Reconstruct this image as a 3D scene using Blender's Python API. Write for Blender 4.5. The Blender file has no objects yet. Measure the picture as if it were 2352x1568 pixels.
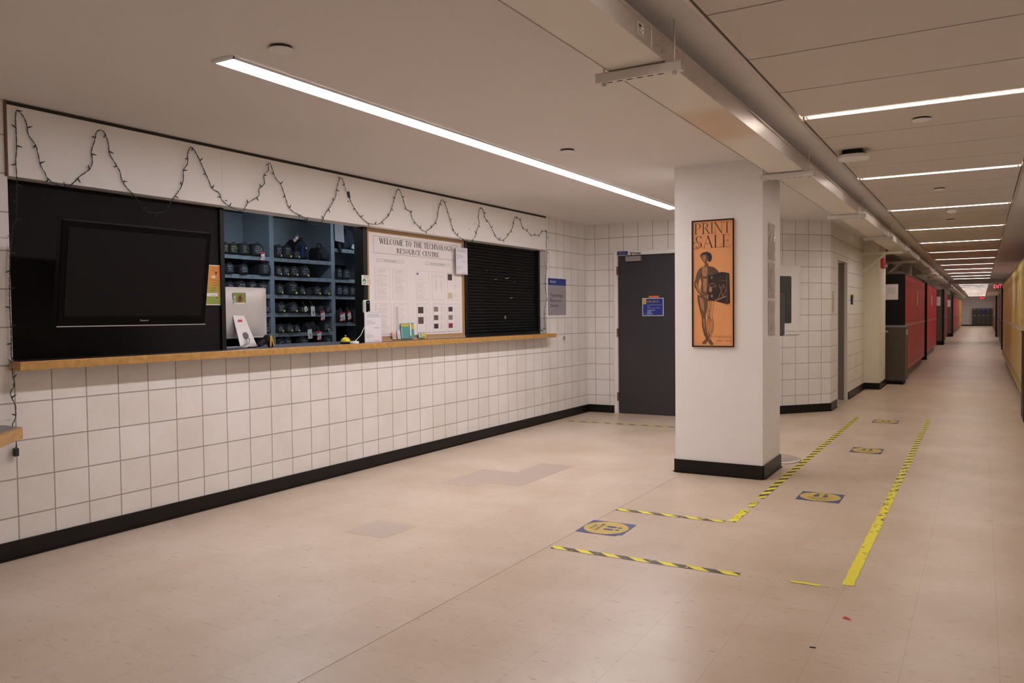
import bpy, math, random
from mathutils import Vector, Matrix
random.seed(7)
PI = math.pi
sc = bpy.context.scene
col = sc.collection

# ------------------------------------------------------------------ camera
EYE = 1.30
FPX = 1839.786
YAW, PIT, ROL = 0.53048659, 0.03238983, -0.01078549
fw = Vector((-math.sin(YAW)*math.cos(PIT), math.cos(YAW)*math.cos(PIT), -math.sin(PIT)))
r0 = Vector((math.cos(YAW), math.sin(YAW), 0)); u0 = r0.cross(fw)
rt = math.cos(ROL)*r0 + math.sin(ROL)*u0
up = -math.sin(ROL)*r0 + math.cos(ROL)*u0
cd = bpy.data.cameras.new('camera'); cam = bpy.data.objects.new('camera', cd); col.objects.link(cam)
cam.matrix_world = Matrix(((rt.x, up.x, -fw.x, 0), (rt.y, up.y, -fw.y, 0), (rt.z, up.z, -fw.z, EYE), (0, 0, 0, 1)))
cd.sensor_width = 36.0; cd.lens = FPX/2352*36.0; cd.clip_start = 0.05; cd.clip_end = 200
sc.camera = cam

# ------------------------------------------------------------------ world, exposure, light levels
w = bpy.data.worlds.new('world'); sc.world = w; w.use_nodes = True
w.node_tree.nodes['Background'].inputs[0].default_value = (0.02, 0.02, 0.022, 1)
w.node_tree.nodes['Background'].inputs[1].default_value = 0.3
sc.view_settings.view_transform = 'Standard'; sc.view_settings.look = 'None'
sc.view_settings.gamma = 1.0; sc.view_settings.use_curve_mapping = False
sc.view_settings.exposure = 0.0
LOBBY_STRIP = 40.0        # long recessed strip over the counter
HALL_STRIP = 62.0         # strips across the corridor
STORE_LIGHT = 15.0        # cool light added inside the storage room
WARM = (1.0, 0.925, 0.95); WARMH = (1.0, 0.875, 0.80); COOL = (0.70, 0.84, 1.0)

def ray(x, y): return fw + rt*((x-1176)/FPX) - up*((y-784)/FPX)
def hit(x, y, axis, val):
    d = ray(x, y); c = Vector((0, 0, EYE)); t = (val-c[axis])/d[axis]; return c + d*t
def fl(x, y, z=0.0): return hit(x, y, 2, z)
def wx(x, y, X): return hit(x, y, 0, X)

# ------------------------------------------------------------------ materials
MATS = {}
def mat(name, color=(0.5, 0.5, 0.5), rough=0.6, metal=0.0, spec=0.5, noise=0.0, nscale=20.0, bump=0.0, bscale=60.0, trans=0.0, alpha=1.0, coat=0.0):
    if name in MATS: return MATS[name]
    m = bpy.data.materials.new(name); m.use_nodes = True; nt = m.node_tree; b = nt.nodes['Principled BSDF']
    b.inputs['Base Color'].default_value = (*color, 1); b.inputs['Roughness'].default_value = rough
    b.inputs['Metallic'].default_value = metal; b.inputs['Specular IOR Level'].default_value = spec
    b.inputs['Transmission Weight'].default_value = trans; b.inputs['Alpha'].default_value = alpha
    b.inputs['Coat Weight'].default_value = coat
    tc = nt.nodes.new('ShaderNodeTexCoord')
    if noise > 0:
        n = nt.nodes.new('ShaderNodeTexNoise'); n.inputs['Scale'].default_value = nscale; n.inputs['Detail'].default_value = 5
        nt.links.new(tc.outputs['Object'], n.inputs['Vector'])
        mx = nt.nodes.new('ShaderNodeMixRGB'); mx.blend_type = 'MIX'
        mx.inputs[1].default_value = (*[c*(1-noise) for c in color], 1); mx.inputs[2].default_value = (*[min(1, c*(1+noise)) for c in color], 1)
        nt.links.new(n.outputs['Fac'], mx.inputs[0]); nt.links.new(mx.outputs[0], b.inputs['Base Color'])
    if bump > 0:
        n2 = nt.nodes.new('ShaderNodeTexNoise'); n2.inputs['Scale'].default_value = bscale; n2.inputs['Detail'].default_value = 4
        nt.links.new(tc.outputs['Object'], n2.inputs['Vector'])
        bp = nt.nodes.new('ShaderNodeBump'); bp.inputs['Strength'].default_value = bump; bp.inputs['Distance'].default_value = 0.004
        nt.links.new(n2.outputs['Fac'], bp.inputs['Height']); nt.links.new(bp.outputs[0], b.inputs['Normal'])
    MATS[name] = m; return m
def emit(name, color, strength):
    if name in MATS: return MATS[name]
    m = bpy.data.materials.new(name); m.use_nodes = True; b = m.node_tree.nodes['Principled BSDF']
    b.inputs['Base Color'].default_value = (0.8, 0.8, 0.8, 1)
    b.inputs['Emission Color'].default_value = (*color, 1); b.inputs['Emission Strength'].default_value = strength
    MATS[name] = m; return m

def block_mat(name, u0=0.0, v0=0.0205, color=(0.80, 0.775, 0.745), pitch=0.2028, row=0.2075):
    """painted scored concrete block; u along the wall, v up"""
    m = bpy.data.materials.new(name); m.use_nodes = True; nt = m.node_tree; L = nt.links; b = nt.nodes['Principled BSDF']
    tc = nt.nodes.new('ShaderNodeTexCoord'); sp = nt.nodes.new('ShaderNodeSeparateXYZ'); L.new(tc.outputs['Object'], sp.inputs[0])
    a1 = nt.nodes.new('ShaderNodeMath'); a1.operation = 'SUBTRACT'; a1.inputs[1].default_value = u0-20*pitch; L.new(sp.outputs[0], a1.inputs[0])
    a2 = nt.nodes.new('ShaderNodeMath'); a2.operation = 'SUBTRACT'; a2.inputs[1].default_value = v0-10*row; L.new(sp.outputs[2], a2.inputs[0])
    cb = nt.nodes.new('ShaderNodeCombineXYZ'); L.new(a1.outputs[0], cb.inputs[0]); L.new(a2.outputs[0], cb.inputs[1])
    br = nt.nodes.new('ShaderNodeTexBrick'); br.offset = 0.0; br.squash = 1.0
    br.inputs['Scale'].default_value = 1.0; br.inputs['Brick Width'].default_value = pitch; br.inputs['Row Height'].default_value = row
    br.inputs['Mortar Size'].default_value = 0.0042; br.inputs['Mortar Smooth'].default_value = 0.35; br.inputs['Bias'].default_value = 0.0
    c = color
    br.inputs['Color1'].default_value = (c[0]*1.02, c[1]*1.02, c[2]*1.02, 1); br.inputs['Color2'].default_value = (c[0]*.97, c[1]*.965, c[2]*.955, 1)
    br.inputs['Mortar'].default_value = (c[0]*.46, c[1]*.445, c[2]*.43, 1)
    L.new(cb.outputs[0], br.inputs['Vector'])
    # scuffs and dirt
    n = nt.nodes.new('ShaderNodeTexNoise'); n.inputs['Scale'].default_value = 2.2; n.inputs['Detail'].default_value = 8; n.inputs['Roughness'].default_value = 0.7
    L.new(tc.outputs['Object'], n.inputs['Vector'])
    rp = nt.nodes.new('ShaderNodeValToRGB'); rp.color_ramp.elements[0].position = 0.25; rp.color_ramp.elements[0].color = (0.90, 0.87, 0.84, 1)
    rp.color_ramp.elements[1].position = 0.60; rp.color_ramp.elements[1].color = (1, 1, 1, 1); L.new(n.outputs['Fac'], rp.inputs[0])
    mm = nt.nodes.new('ShaderNodeMixRGB'); mm.blend_type = 'MULTIPLY'; mm.inputs[0].default_value = 1.0
    L.new(br.outputs['Color'], mm.inputs[1]); L.new(rp.outputs[0], mm.inputs[2])
    vo = nt.nodes.new('ShaderNodeTexVoronoi'); vo.inputs['Scale'].default_value = 7.0; L.new(tc.outputs['Object'], vo.inputs['Vector'])
    r2 = nt.nodes.new('ShaderNodeValToRGB'); r2.color_ramp.elements[0].position = 0.014; r2.color_ramp.elements[0].color = (0.60, 0.56, 0.50, 1)
    r2.color_ramp.elements[1].position = 0.03; r2.color_ramp.elements[1].color = (1, 1, 1, 1); L.new(vo.outputs['Distance'], r2.inputs[0])
    m2 = nt.nodes.new('ShaderNodeMixRGB'); m2.blend_type = 'MULTIPLY'; m2.inputs[0].default_value = 0.5
    L.new(mm.outputs[0], m2.inputs[1]); L.new(r2.outputs[0], m2.inputs[2]); L.new(m2.outputs[0], b.inputs['Base Color'])
    b.inputs['Roughness'].default_value = 0.55; b.inputs['Specular IOR Level'].default_value = 0.35
    n3 = nt.nodes.new('ShaderNodeTexNoise'); n3.inputs['Scale'].default_value = 90; n3.inputs['Detail'].default_value = 6; L.new(tc.outputs['Object'], n3.inputs['Vector'])
    hh = nt.nodes.new('ShaderNodeMath'); hh.operation = 'MULTIPLY_ADD'; hh.inputs[1].default_value = -1.0; L.new(br.outputs['Fac'], hh.inputs[0])
    nn = nt.nodes.new('ShaderNodeMath'); nn.operation = 'MULTIPLY'; nn.inputs[1].default_value = 0.35; L.new(n3.outputs['Fac'], nn.inputs[0]); L.new(nn.outputs[0], hh.inputs[2])
    bp = nt.nodes.new('ShaderNodeBump'); bp.inputs['Strength'].default_value = 0.5; bp.inputs['Distance'].default_value = 0.006
    L.new(hh.outputs[0], bp.inputs['Height']); L.new(bp.outputs[0], b.inputs['Normal'])
    return m

def floor_mat():
    m = bpy.data.materials.new('vinyl_tile_floor'); m.use_nodes = True; nt = m.node_tree; L = nt.links; b = nt.nodes['Principled BSDF']
    T = 0.3085
    tc = nt.nodes.new('ShaderNodeTexCoord'); sp = nt.nodes.new('ShaderNodeSeparateXYZ'); L.new(tc.outputs['Object'], sp.inputs[0])
    a1 = nt.nodes.new('ShaderNodeMath'); a1.operation = 'ADD'; a1.inputs[1].default_value = -3.171+T*101.5; L.new(sp.outputs[1], a1.inputs[0])
    a2 = nt.nodes.new('ShaderNodeMath'); a2.operation = 'ADD'; a2.inputs[1].default_value = 2.095+T*101; L.new(sp.outputs[0], a2.inputs[0])
    cb = nt.nodes.new('ShaderNodeCombineXYZ'); L.new(a1.outputs[0], cb.inputs[0]); L.new(a2.outputs[0], cb.inputs[1])
    br = nt.nodes.new('ShaderNodeTexBrick'); br.offset = 0.5; br.offset_frequency = 2; br.squash = 1.0
    br.inputs['Scale'].default_value = 1.0; br.inputs['Brick Width'].default_value = T; br.inputs['Row Height'].default_value = T
    br.inputs['Mortar Size'].default_value = 0.0009; br.inputs['Mortar Smooth'].default_value = 0.1
    br.inputs['Color1'].default_value = (0.645, 0.54, 0.44, 1); br.inputs['Color2'].default_value = (0.63, 0.522, 0.42, 1)
    br.inputs['Mortar'].default_value = (0.44, 0.34, 0.26, 1); L.new(cb.outputs[0], br.inputs['Vector'])
    n = nt.nodes.new('ShaderNodeTexNoise'); n.inputs['Scale'].default_value = 1.1; n.inputs['Detail'].default_value = 9; n.inputs['Roughness'].default_value = 0.62
    L.new(tc.outputs['Object'], n.inputs['Vector'])
    rp = nt.nodes.new('ShaderNodeValToRGB'); e = rp.color_ramp.elements
    e[0].position = 0.28; e[0].color = (0.79, 0.74, 0.65, 1); e[1].position = 0.66; e[1].color = (1.04, 1.04, 1.05, 1); L.new(n.outputs['Fac'], rp.inputs[0])
    mm = nt.nodes.new('ShaderNodeMixRGB'); mm.blend_type = 'MULTIPLY'; mm.inputs[0].default_value = 1.0
    L.new(br.outputs['Color'], mm.inputs[1]); L.new(rp.outputs[0], mm.inputs[2])
    # marbled flecks pressed into the tiles, stretched one way
    mp = nt.nodes.new('ShaderNodeMapping'); mp.inputs['Scale'].default_value = (16, 50, 1); mp.inputs['Rotation'].default_value = (0, 0, 0.9)
    L.new(tc.outputs['Object'], mp.inputs['Vector'])
    n4 = nt.nodes.new('ShaderNodeTexNoise'); n4.inputs['Scale'].default_value = 1.0; n4.inputs['Detail'].default_value = 4; L.new(mp.outputs[0], n4.inputs['Vector'])
    r4 = nt.nodes.new('ShaderNodeValToRGB'); r4.color_ramp.elements[0].position = 0.26; r4.color_ramp.elements[0].color = (0.50, 0.42, 0.32, 1)
    r4.color_ramp.elements[1].position = 0.38; r4.color_ramp.elements[1].color = (1, 1, 1, 1); L.new(n4.outputs['Fac'], r4.inputs[0])
    m4 = nt.nodes.new('ShaderNodeMixRGB'); m4.blend_type = 'MULTIPLY'; m4.inputs[0].default_value = 0.7
    L.new(mm.outputs[0], m4.inputs[1]); L.new(r4.outputs[0], m4.inputs[2])
    # black scuffs
    vo = nt.nodes.new('ShaderNodeTexVoronoi'); vo.inputs['Scale'].default_value = 3.3; L.new(tc.outputs['Object'], vo.inputs['Vector'])
    r5 = nt.nodes.new('ShaderNodeValToRGB'); r5.color_ramp.elements[0].position = 0.010; r5.color_ramp.elements[0].color = (0.25, 0.22, 0.2, 1)
    r5.color_ramp.elements[1].position = 0.028; r5.color_ramp.elements[1].color = (1, 1, 1, 1); L.new(vo.outputs['Distance'], r5.inputs[0])
    m5 = nt.nodes.new('ShaderNodeMixRGB'); m5.blend_type = 'MULTIPLY'; m5.inputs[0].default_value = 0.8
    L.new(m4.outputs[0], m5.inputs[1]); L.new(r5.outputs[0], m5.inputs[2]); gx = nt.nodes.new('ShaderNodeMath'); gx.operation = 'GREATER_THAN'; gx.inputs[1].default_value = -2.095; L.new(sp.outputs[0], gx.inputs[0])
    m7 = nt.nodes.new('ShaderNodeMixRGB'); m7.blend_type = 'MULTIPLY'; m7.inputs[2].default_value = (0.955, 0.935, 0.90, 1)
    L.new(gx.outputs[0], m7.inputs[0]); L.new(m5.outputs[0], m7.inputs[1]); L.new(m7.outputs[0], b.inputs['Base Color'])
    # worn polish: patchy roughness
    n2 = nt.nodes.new('ShaderNodeTexNoise'); n2.inputs['Scale'].default_value = 3.0; n2.inputs['Detail'].default_value = 7; L.new(tc.outputs['Object'], n2.inputs['Vector'])
    rr = nt.nodes.new('ShaderNodeMapRange'); rr.inputs['From Min'].default_value = 0.3; rr.inputs['From Max'].default_value = 0.7
    rr.inputs['To Min'].default_value = 0.295; rr.inputs['To Max'].default_value = 0.36; L.new(n2.outputs['Fac'], rr.inputs['Value']); L.new(rr.outputs[0], b.inputs['Roughness'])
    b.inputs['Specular IOR Level'].default_value = 0.55
    mp2 = nt.nodes.new('ShaderNodeMapping'); mp2.inputs['Scale'].default_value = (2.2, 9, 1); L.new(tc.outputs['Object'], mp2.inputs['Vector'])
    n6 = nt.nodes.new('ShaderNodeTexNoise'); n6.inputs['Scale'].default_value = 1.0; n6.inputs['Detail'].default_value = 5; L.new(mp2.outputs[0], n6.inputs['Vector'])
    bp = nt.nodes.new('ShaderNodeBump'); bp.inputs['Strength'].default_value = 0.10; bp.inputs['Distance'].default_value = 0.004
    L.new(n6.outputs['Fac'], bp.inputs['Height']); L.new(bp.outputs[0], b.inputs['Normal'])
    return m

def wood_mat(name, c1, c2, scale=3.0, rough=0.45, axis=1):
    m = bpy.data.materials.new(name); m.use_nodes = True; nt = m.node_tree; L = nt.links; b = nt.nodes['Principled BSDF']
    tc = nt.nodes.new('ShaderNodeTexCoord'); mp = nt.nodes.new('ShaderNodeMapping')
    s = [scale*12]*3; s[axis] = scale; mp.inputs['Scale'].default_value = s; L.new(tc.outputs['Object'], mp.inputs['Vector'])
    n = nt.nodes.new('ShaderNodeTexNoise'); n.inputs['Scale'].default_value = 1.0; n.inputs['Detail'].default_value = 8; L.new(mp.outputs[0], n.inputs['Vector'])
    rp = nt.nodes.new('ShaderNodeValToRGB'); rp.color_ramp.elements[0].position = 0.3; rp.color_ramp.elements[0].color = (*c1, 1)
    rp.color_ramp.elements[1].position = 0.7; rp.color_ramp.elements[1].color = (*c2, 1); L.new(n.outputs['Fac'], rp.inputs[0]); L.new(rp.outputs[0], b.inputs['Base Color'])
    b.inputs['Roughness'].default_value = rough
    return m

def tape_mat(name, wear0, wear1, length, period=0.158, slope=1.3):
    """hazard tape: local x along the tape; black printing worn off between wear0 and wear1 of its length"""
    m = bpy.data.materials.new(name); m.use_nodes = True; nt = m.node_tree; L = nt.links; b = nt.nodes['Principled BSDF']
    tc = nt.nodes.new('ShaderNodeTexCoord'); sp = nt.nodes.new('ShaderNodeSeparateXYZ'); L.new(tc.outputs['Object'], sp.inputs[0])
    k = nt.nodes.new('ShaderNodeMath'); k.operation = 'MULTIPLY_ADD'; k.inputs[1].default_value = slope; L.new(sp.outputs[1], k.inputs[0]); L.new(sp.outputs[0], k.inputs[2])
    d = nt.nodes.new('ShaderNodeMath'); d.operation = 'DIVIDE'; d.inputs[1].default_value = period; L.new(k.outputs[0], d.inputs[0])
    f = nt.nodes.new('ShaderNodeMath'); f.operation = 'FRACT'; L.new(d.outputs[0], f.inputs[0])
    g = nt.nodes.new('ShaderNodeMath'); g.operation = 'GREATER_THAN'; g.inputs[1].default_value = 0.5; L.new(f.outputs[0], g.inputs[0])
    n = nt.nodes.new('ShaderNodeTexNoise'); n.inputs['Scale'].default_value = 38; n.inputs['Detail'].default_value = 5; L.new(tc.outputs['Object'], n.inputs['Vector'])
    mr = nt.nodes.new('ShaderNodeMapRange'); mr.inputs['From Min'].default_value = 0; mr.inputs['From Max'].default_value = length
    mr.inputs['To Min'].default_value = wear0; mr.inputs['To Max'].default_value = wear1; L.new(sp.outputs[0], mr.inputs['Value'])
    gt = nt.nodes.new('ShaderNodeMath'); gt.operation = 'GREATER_THAN'; L.new(n.outputs['Fac'], gt.inputs[0]); L.new(mr.outputs[0], gt.inputs[1])
    mu = nt.nodes.new('ShaderNodeMath'); mu.operation = 'MULTIPLY'; L.new(g.outputs[0], mu.inputs[0]); L.new(gt.outputs[0], mu.inputs[1])
    mx = nt.nodes.new('ShaderNodeMixRGB'); mx.inputs[1].default_value = (0.80, 0.73, 0.02, 1); mx.inputs[2].default_value = (0.06, 0.05, 0.04, 1)
    L.new(mu.outputs[0], mx.inputs[0]); L.new(mx.outputs[0], b.inputs['Base Color']); b.inputs['Roughness'].default_value = 0.5
    return m

# ------------------------------------------------------------------ geometry helpers
class MB:
    def __init__(s, plane='xz', dep=0.0): s.v = []; s.f = []; s.plane = plane; s.dep = dep
    def add(s, vs, fs):
        n = len(s.v); s.v += [tuple(v) for v in vs]; s.f += [tuple(i+n for i in f) for f in fs]; return s
    def box(s, x0, x1, y0, y1, z0, z1):
        return s.add([(x0, y0, z0), (x1, y0, z0), (x1, y1, z0), (x0, y1, z0), (x0, y0, z1), (x1, y0, z1), (x1, y1, z1), (x0, y1, z1)],
                     [(0, 3, 2, 1), (4, 5, 6, 7), (0, 1, 5, 4), (1, 2, 6, 5), (2, 3, 7, 6), (3, 0, 4, 7)])
    def P(s, a, b, d=None):
        d = s.dep if d is None else d
        return (a, d, b) if s.plane == 'xz' else (a, b, -d)
    def poly(s, pts, d=None):
        A = sum(pts[i][0]*pts[(i+1) % len(pts)][1]-pts[(i+1) % len(pts)][0]*pts[i][1] for i in range(len(pts)))
        if A < 0: pts = pts[::-1]
        return s.add([s.P(a, b, d) for a, b in pts], [tuple(range(len(pts)))])
    def rect(s, a0, a1, b0, b1, d=None): return s.poly([(a0, b0), (a1, b0), (a1, b1), (a0, b1)], d)
    def ell(s, ca, cb, ra, rb, n=32, d=None): return s.poly([(ca+ra*math.cos(2*PI*i/n), cb+rb*math.sin(2*PI*i/n)) for i in range(n)], d)
    def line(s, pts, wd, d=None):
        for (a, b), (c, e) in zip(pts, pts[1:]):
            l = math.hypot(c-a, e-b) or 1e-9; nx, ny = -(e-b)/l*wd/2, (c-a)/l*wd/2
            s.poly([(a+nx, b+ny), (c+nx, e+ny), (c-nx, e-ny), (a-nx, b-ny)], d)
        return s
    def frame(s, a0, a1, b0, b1, t, d=None):
        s.rect(a0, a1, b0, b0+t, d); s.rect(a0, a1, b1-t, b1, d); s.rect(a0, a0+t, b0+t, b1-t, d); s.rect(a1-t, a1, b0+t, b1-t, d); return s
    def prism(s, pts, d0, d1, plane='xz'):
        """extrude a 2D outline between two depths"""
        n = len(pts)
        A = sum(pts[i][0]*pts[(i+1) % n][1]-pts[(i+1) % n][0]*pts[i][1] for i in range(n))
        if A < 0: pts = pts[::-1]
        f = (lambda a, b, d: (a, d, b)) if plane == 'xz' else ((lambda a, b, d: (a, b, d)) if plane == 'xy' else (lambda a, b, d: (d, a, b)))
        vs = [f(a, b, d0) for a, b in pts]+[f(a, b, d1) for a, b in pts]
        fs = [tuple(range(n)), tuple(range(2*n-1, n-1, -1))]+[(i, i+n, (i+1) % n+n, (i+1) % n) for i in range(n)]
        if plane != 'xz': fs = [t[::-1] for t in fs]
        if (d1 < d0): fs = [t[::-1] for t in fs]
        return s.add(vs, fs)
    def tube(s, pts, r, n=6, cap=True):
        pts = [Vector(p) for p in pts]; rings = []; last = None
        for i, p in enumerate(pts):
            t = (pts[min(i+1, len(pts)-1)]-pts[max(i-1, 0)])
            if t.length < 1e-9: t = Vector((0, 0, 1))
            t.normalize()
            a = last if last is not None else (Vector((0, 0, 1)) if abs(t.z) < .9 else Vector((1, 0, 0)))
            u = (a - t*a.dot(t)); u.normalize(); v = t.cross(u); last = u
            rr = r[i] if isinstance(r, (list, tuple)) else r
            rings.append([p+u*rr*math.cos(2*PI*k/n)+v*rr*math.sin(2*PI*k/n) for k in range(n)])
        vs = [q for R in rings for q in R]; fs = []
        for i in range(len(rings)-1):
            for k in range(n): fs.append((i*n+k, i*n+(k+1) % n, (i+1)*n+(k+1) % n, (i+1)*n+k))
        if cap: fs += [tuple(range(n-1, -1, -1)), tuple(range((len(rings)-1)*n, len(rings)*n))]
        return s.add(vs, fs)
    def lathe(s, prof, n=24, c=(0, 0, 0)):
        vs = []; fs = []
        for r, z in prof:
            for k in range(n): vs.append((c[0]+r*math.cos(2*PI*k/n), c[1]+r*math.sin(2*PI*k/n), c[2]+z))
        for i in range(len(prof)-1):
            for k in range(n): fs.append((i*n+k, i*n+(k+1) % n, (i+1)*n+(k+1) % n, (i+1)*n+k))
        fs += [tuple(range(n-1, -1, -1)), tuple(range((len(prof)-1)*n, len(prof)*n))]
        return s.add(vs, fs)
    def text(s, body, x, z, h, align='l', width=None, d=None, T=None):
        """sans lettering, capital height h, laid into the plane"""
        cu = bpy.data.curves.new('t', 'FONT'); cu.body = body; cu.size = 1.0; cu.resolution_u = 2
        o = bpy.data.objects.new('t', cu); me = bpy.data.meshes.new_from_object(o)
        vs = [v.co.copy() for v in me.vertices]; fs = [tuple(p.vertices) for p in me.polygons]
        bpy.data.objects.remove(o); bpy.data.curves.remove(cu); bpy.data.meshes.remove(me)
        if not vs: return s
        x0 = min(v.x for v in vs); x1 = max(v.x for v in vs); k = h/0.70
        kx = width/(x1-x0) if width else k
        W = (x1-x0)*kx; ox = x - {'l': 0, 'c': W/2, 'r': W}[align]
        pts = [(ox+(v.x-x0)*kx, z+v.y*k) for v in vs]
        if T: pts = [T(*p) for p in pts]
        d = s.dep if d is None else d
        return s.add([s.P(a, b, d) for a, b in pts], fs)

def obj(name, mb, m, parent=None, loc=(0, 0, 0), rz=0.0, smooth=False, bev=0.0, seg=2):
    me = bpy.data.meshes.new(name); me.from_pydata(mb.v, [], mb.f); me.update(); me.materials.append(m)
    if smooth:
        for p in me.polygons: p.use_smooth = True
    o = bpy.data.objects.new(name, me); col.objects.link(o)
    if parent: o.parent = parent
    o.location = loc; o.rotation_euler = (0, 0, rz)
    if bev:
        b = o.modifiers.new('bevel', 'BEVEL'); b.width = bev; b.segments = seg; b.limit_method = 'ANGLE'; b.angle_limit = 0.6
    return o
def tag(o, label, cat, group=None, kind=None):
    o['label'] = label; o['category'] = cat
    if group: o['group'] = group
    if kind: o['kind'] = kind
    return o
def thing(name, label, cat, loc=(0, 0, 0), rz=0.0, group=None, rx=0.0):
    o = bpy.data.objects.new(name, None); col.objects.link(o); o.location = loc; o.rotation_euler = (rx, 0, rz); o.empty_display_size = .1
    return tag(o, label, cat, group)
def struct(name, mb, m, label, cat, loc=(0, 0, 0), rz=0.0, parent=None, **k):
    o = obj(name, mb, m, parent, loc, rz, **k)
    if not parent: tag(o, label, cat, kind='structure')
    return o
def copy_tree(o, parent=None):
    c = o.copy(); col.objects.link(c)
    if parent: c.parent = parent
    for ch in o.children: copy_tree(ch, c)
    return c
ORD = ['first', 'second', 'third', 'fourth', 'fifth', 'sixth', 'seventh', 'eighth', 'ninth', 'tenth', 'eleventh', 'twelfth', 'thirteenth', 'fourteenth', 'fifteenth', 'sixteenth', 'seventeenth', 'eighteenth', 'nineteenth', 'twentieth']

# serif lettering drawn from strokes: thick stems, thin hairlines, slab ends
def serif_glyph(ch, th, tn):
    P = []; W = .7
    def st(x0, y0, x1, y1, w): P.append(('l', x0, y0, x1, y1, w))
    def sf(x, y, l=.26): P.append(('l', x-l/2, y, x+l/2, y, tn*.9))
    def arc(cx, cy, rx, ry, a0, a1, w0, w1): P.append(('a', cx, cy, rx, ry, a0, a1, w0, w1))
    t = tn/2
    if ch == 'W': W = 1.05; st(.08, 1, .33, 0, th); st(.33, 0, .53, .95, tn); st(.5, 1, .75, 0, th); st(.75, 0, .98, 1, tn); sf(.08, 1-t); sf(.52, 1-t, .2); sf(.98, 1-t, .2)
    elif ch == 'E': W = .66; st(.14, 0, .14, 1, th); st(.14, 1-t, .56, 1-t, tn); st(.14, .52, .45, .52, tn); st(.14, t, .6, t, tn); st(.57, 1, .57, .82, tn); st(.6, 0, .62, .22, tn); st(.45, .42, .45, .62, tn); sf(.1, 1-t, .2); sf(.1, t, .2)
    elif ch == 'L': W = .62; st(.14, 0, .14, 1, th); st(.14, t, .56, t, tn); st(.56, 0, .58, .24, tn); sf(.14, 1-t); sf(.1, t, .2)
    elif ch == 'C': W = .78; arc(.42, .5, .36, .49, 50, 310, tn, th); st(.68, .98, .68, .72, tn); st(.66, .1, .68, .26, tn)
    elif ch == 'G': W = .84; arc(.42, .5, .36, .49, 50, 320, tn, th); st(.7, .98, .7, .72, tn); st(.7, .02, .7, .42, th); sf(.68, .42, .3)
    elif ch == 'O': W = .86; arc(.43, .5, .36, .49, 0, 360, tn, th)
    elif ch == 'M': W = 1.0; st(.14, 0, .14, 1, tn); st(.14, 1, .48, .05, th); st(.48, .05, .84, 1, tn); st(.84, 0, .84, 1, th); sf(.14, t, .24); sf(.84, t, .28); sf(.1, 1-t, .16); sf(.88, 1-t, .16)
    elif ch == 'T': W = .72; st(.36, 0, .36, 1, th); st(.03, 1-t, .69, 1-t, tn); st(.04, 1, .04, .78, tn); st(.68, 1, .68, .78, tn); sf(.36, t, .3)
    elif ch == 'H': W = .86; st(.14, 0, .14, 1, th); st(.7, 0, .7, 1, th); st(.14, .52, .7, .52, tn); [sf(a, b) for a in (.14, .7) for b in (t, 1-t)]
    elif ch == 'N': W = .88; st(.13, 0, .13, 1, tn); st(.13, 1, .72, 0, th); st(.72, 0, .72, 1, tn); sf(.13, t, .22); sf(.1, 1-t, .2); sf(.72, 1-t, .24)
    elif ch == 'Y': W = .8; st(.07, 1, .4, .46, th); st(.4, .46, .73, 1, tn); st(.4, 0, .4, .48, th); sf(.09, 1-t, .22); sf(.72, 1-t, .2); sf(.4, t, .28)
    elif ch == 'R': W = .8; st(.14, 0, .14, 1, th); arc(.3, .75, .27, .24, -90, 90, tn, th); st(.14, 1-t, .3, 1-t, tn); st(.14, .51, .3, .51, tn); st(.36, .5, .68, 0, th); sf(.14, t); sf(.1, 1-t, .18); sf(.7, t, .2)
    elif ch == 'S': W = .62; arc(.31, .74, .22, .245, 30, 270, tn, th); arc(.31, .26, .24, .255, -150, 90, tn, th); st(.51, .98, .51, .74, tn); st(.09, .02, .09, .28, tn)
    elif ch == 'U': W = .84; st(.14, .32, .14, 1, th); arc(.41, .3, .27, .3, 180, 360, th, tn); st(.68, .3, .68, 1, tn); sf(.14, 1-t); sf(.68, 1-t, .22)
    elif ch == 'P': W = .72; st(.14, 0, .14, 1, th); arc(.3, .73, .29, .26, -90, 90, tn, th); st(.14, 1-t, .3, 1-t, tn); st(.14, .48, .3, .48, tn); sf(.14, t); sf(.1, 1-t, .18)
    elif ch == 'I': W = .34; st(.16, 0, .16, 1, th); sf(.16, t); sf(.16, 1-t)
    elif ch == 'A': W = .82; st(.4, 1, .08, 0, tn); st(.38, 1, .7, 0, th); st(.17, .34, .58, .34, tn); sf(.08, t, .22); sf(.7, t, .24)
    elif ch == '&': W = .8; arc(.34, .76, .16, .2, 0, 360, tn, th); arc(.32, .27, .26, .26, 60, 330, tn, th); st(.22, .7, .68, 0, th)
    elif ch == 'V': W = .8; st(.07, 1, .40, 0, th); st(.40, 0, .70, 1, tn); sf(.09, 1-t, .22); sf(.70, 1-t, .2)
    elif ch == 'F': W = .62; st(.14, 0, .14, 1, th); st(.14, 1-t, .54, 1-t, tn); st(.14, .52, .42, .52, tn); st(.55, 1, .55, .80, tn); st(.42, .42, .42, .62, tn); sf(.14, t); sf(.1, 1-t, .2)
    elif ch == ' ': W = .42
    return W, P
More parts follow.
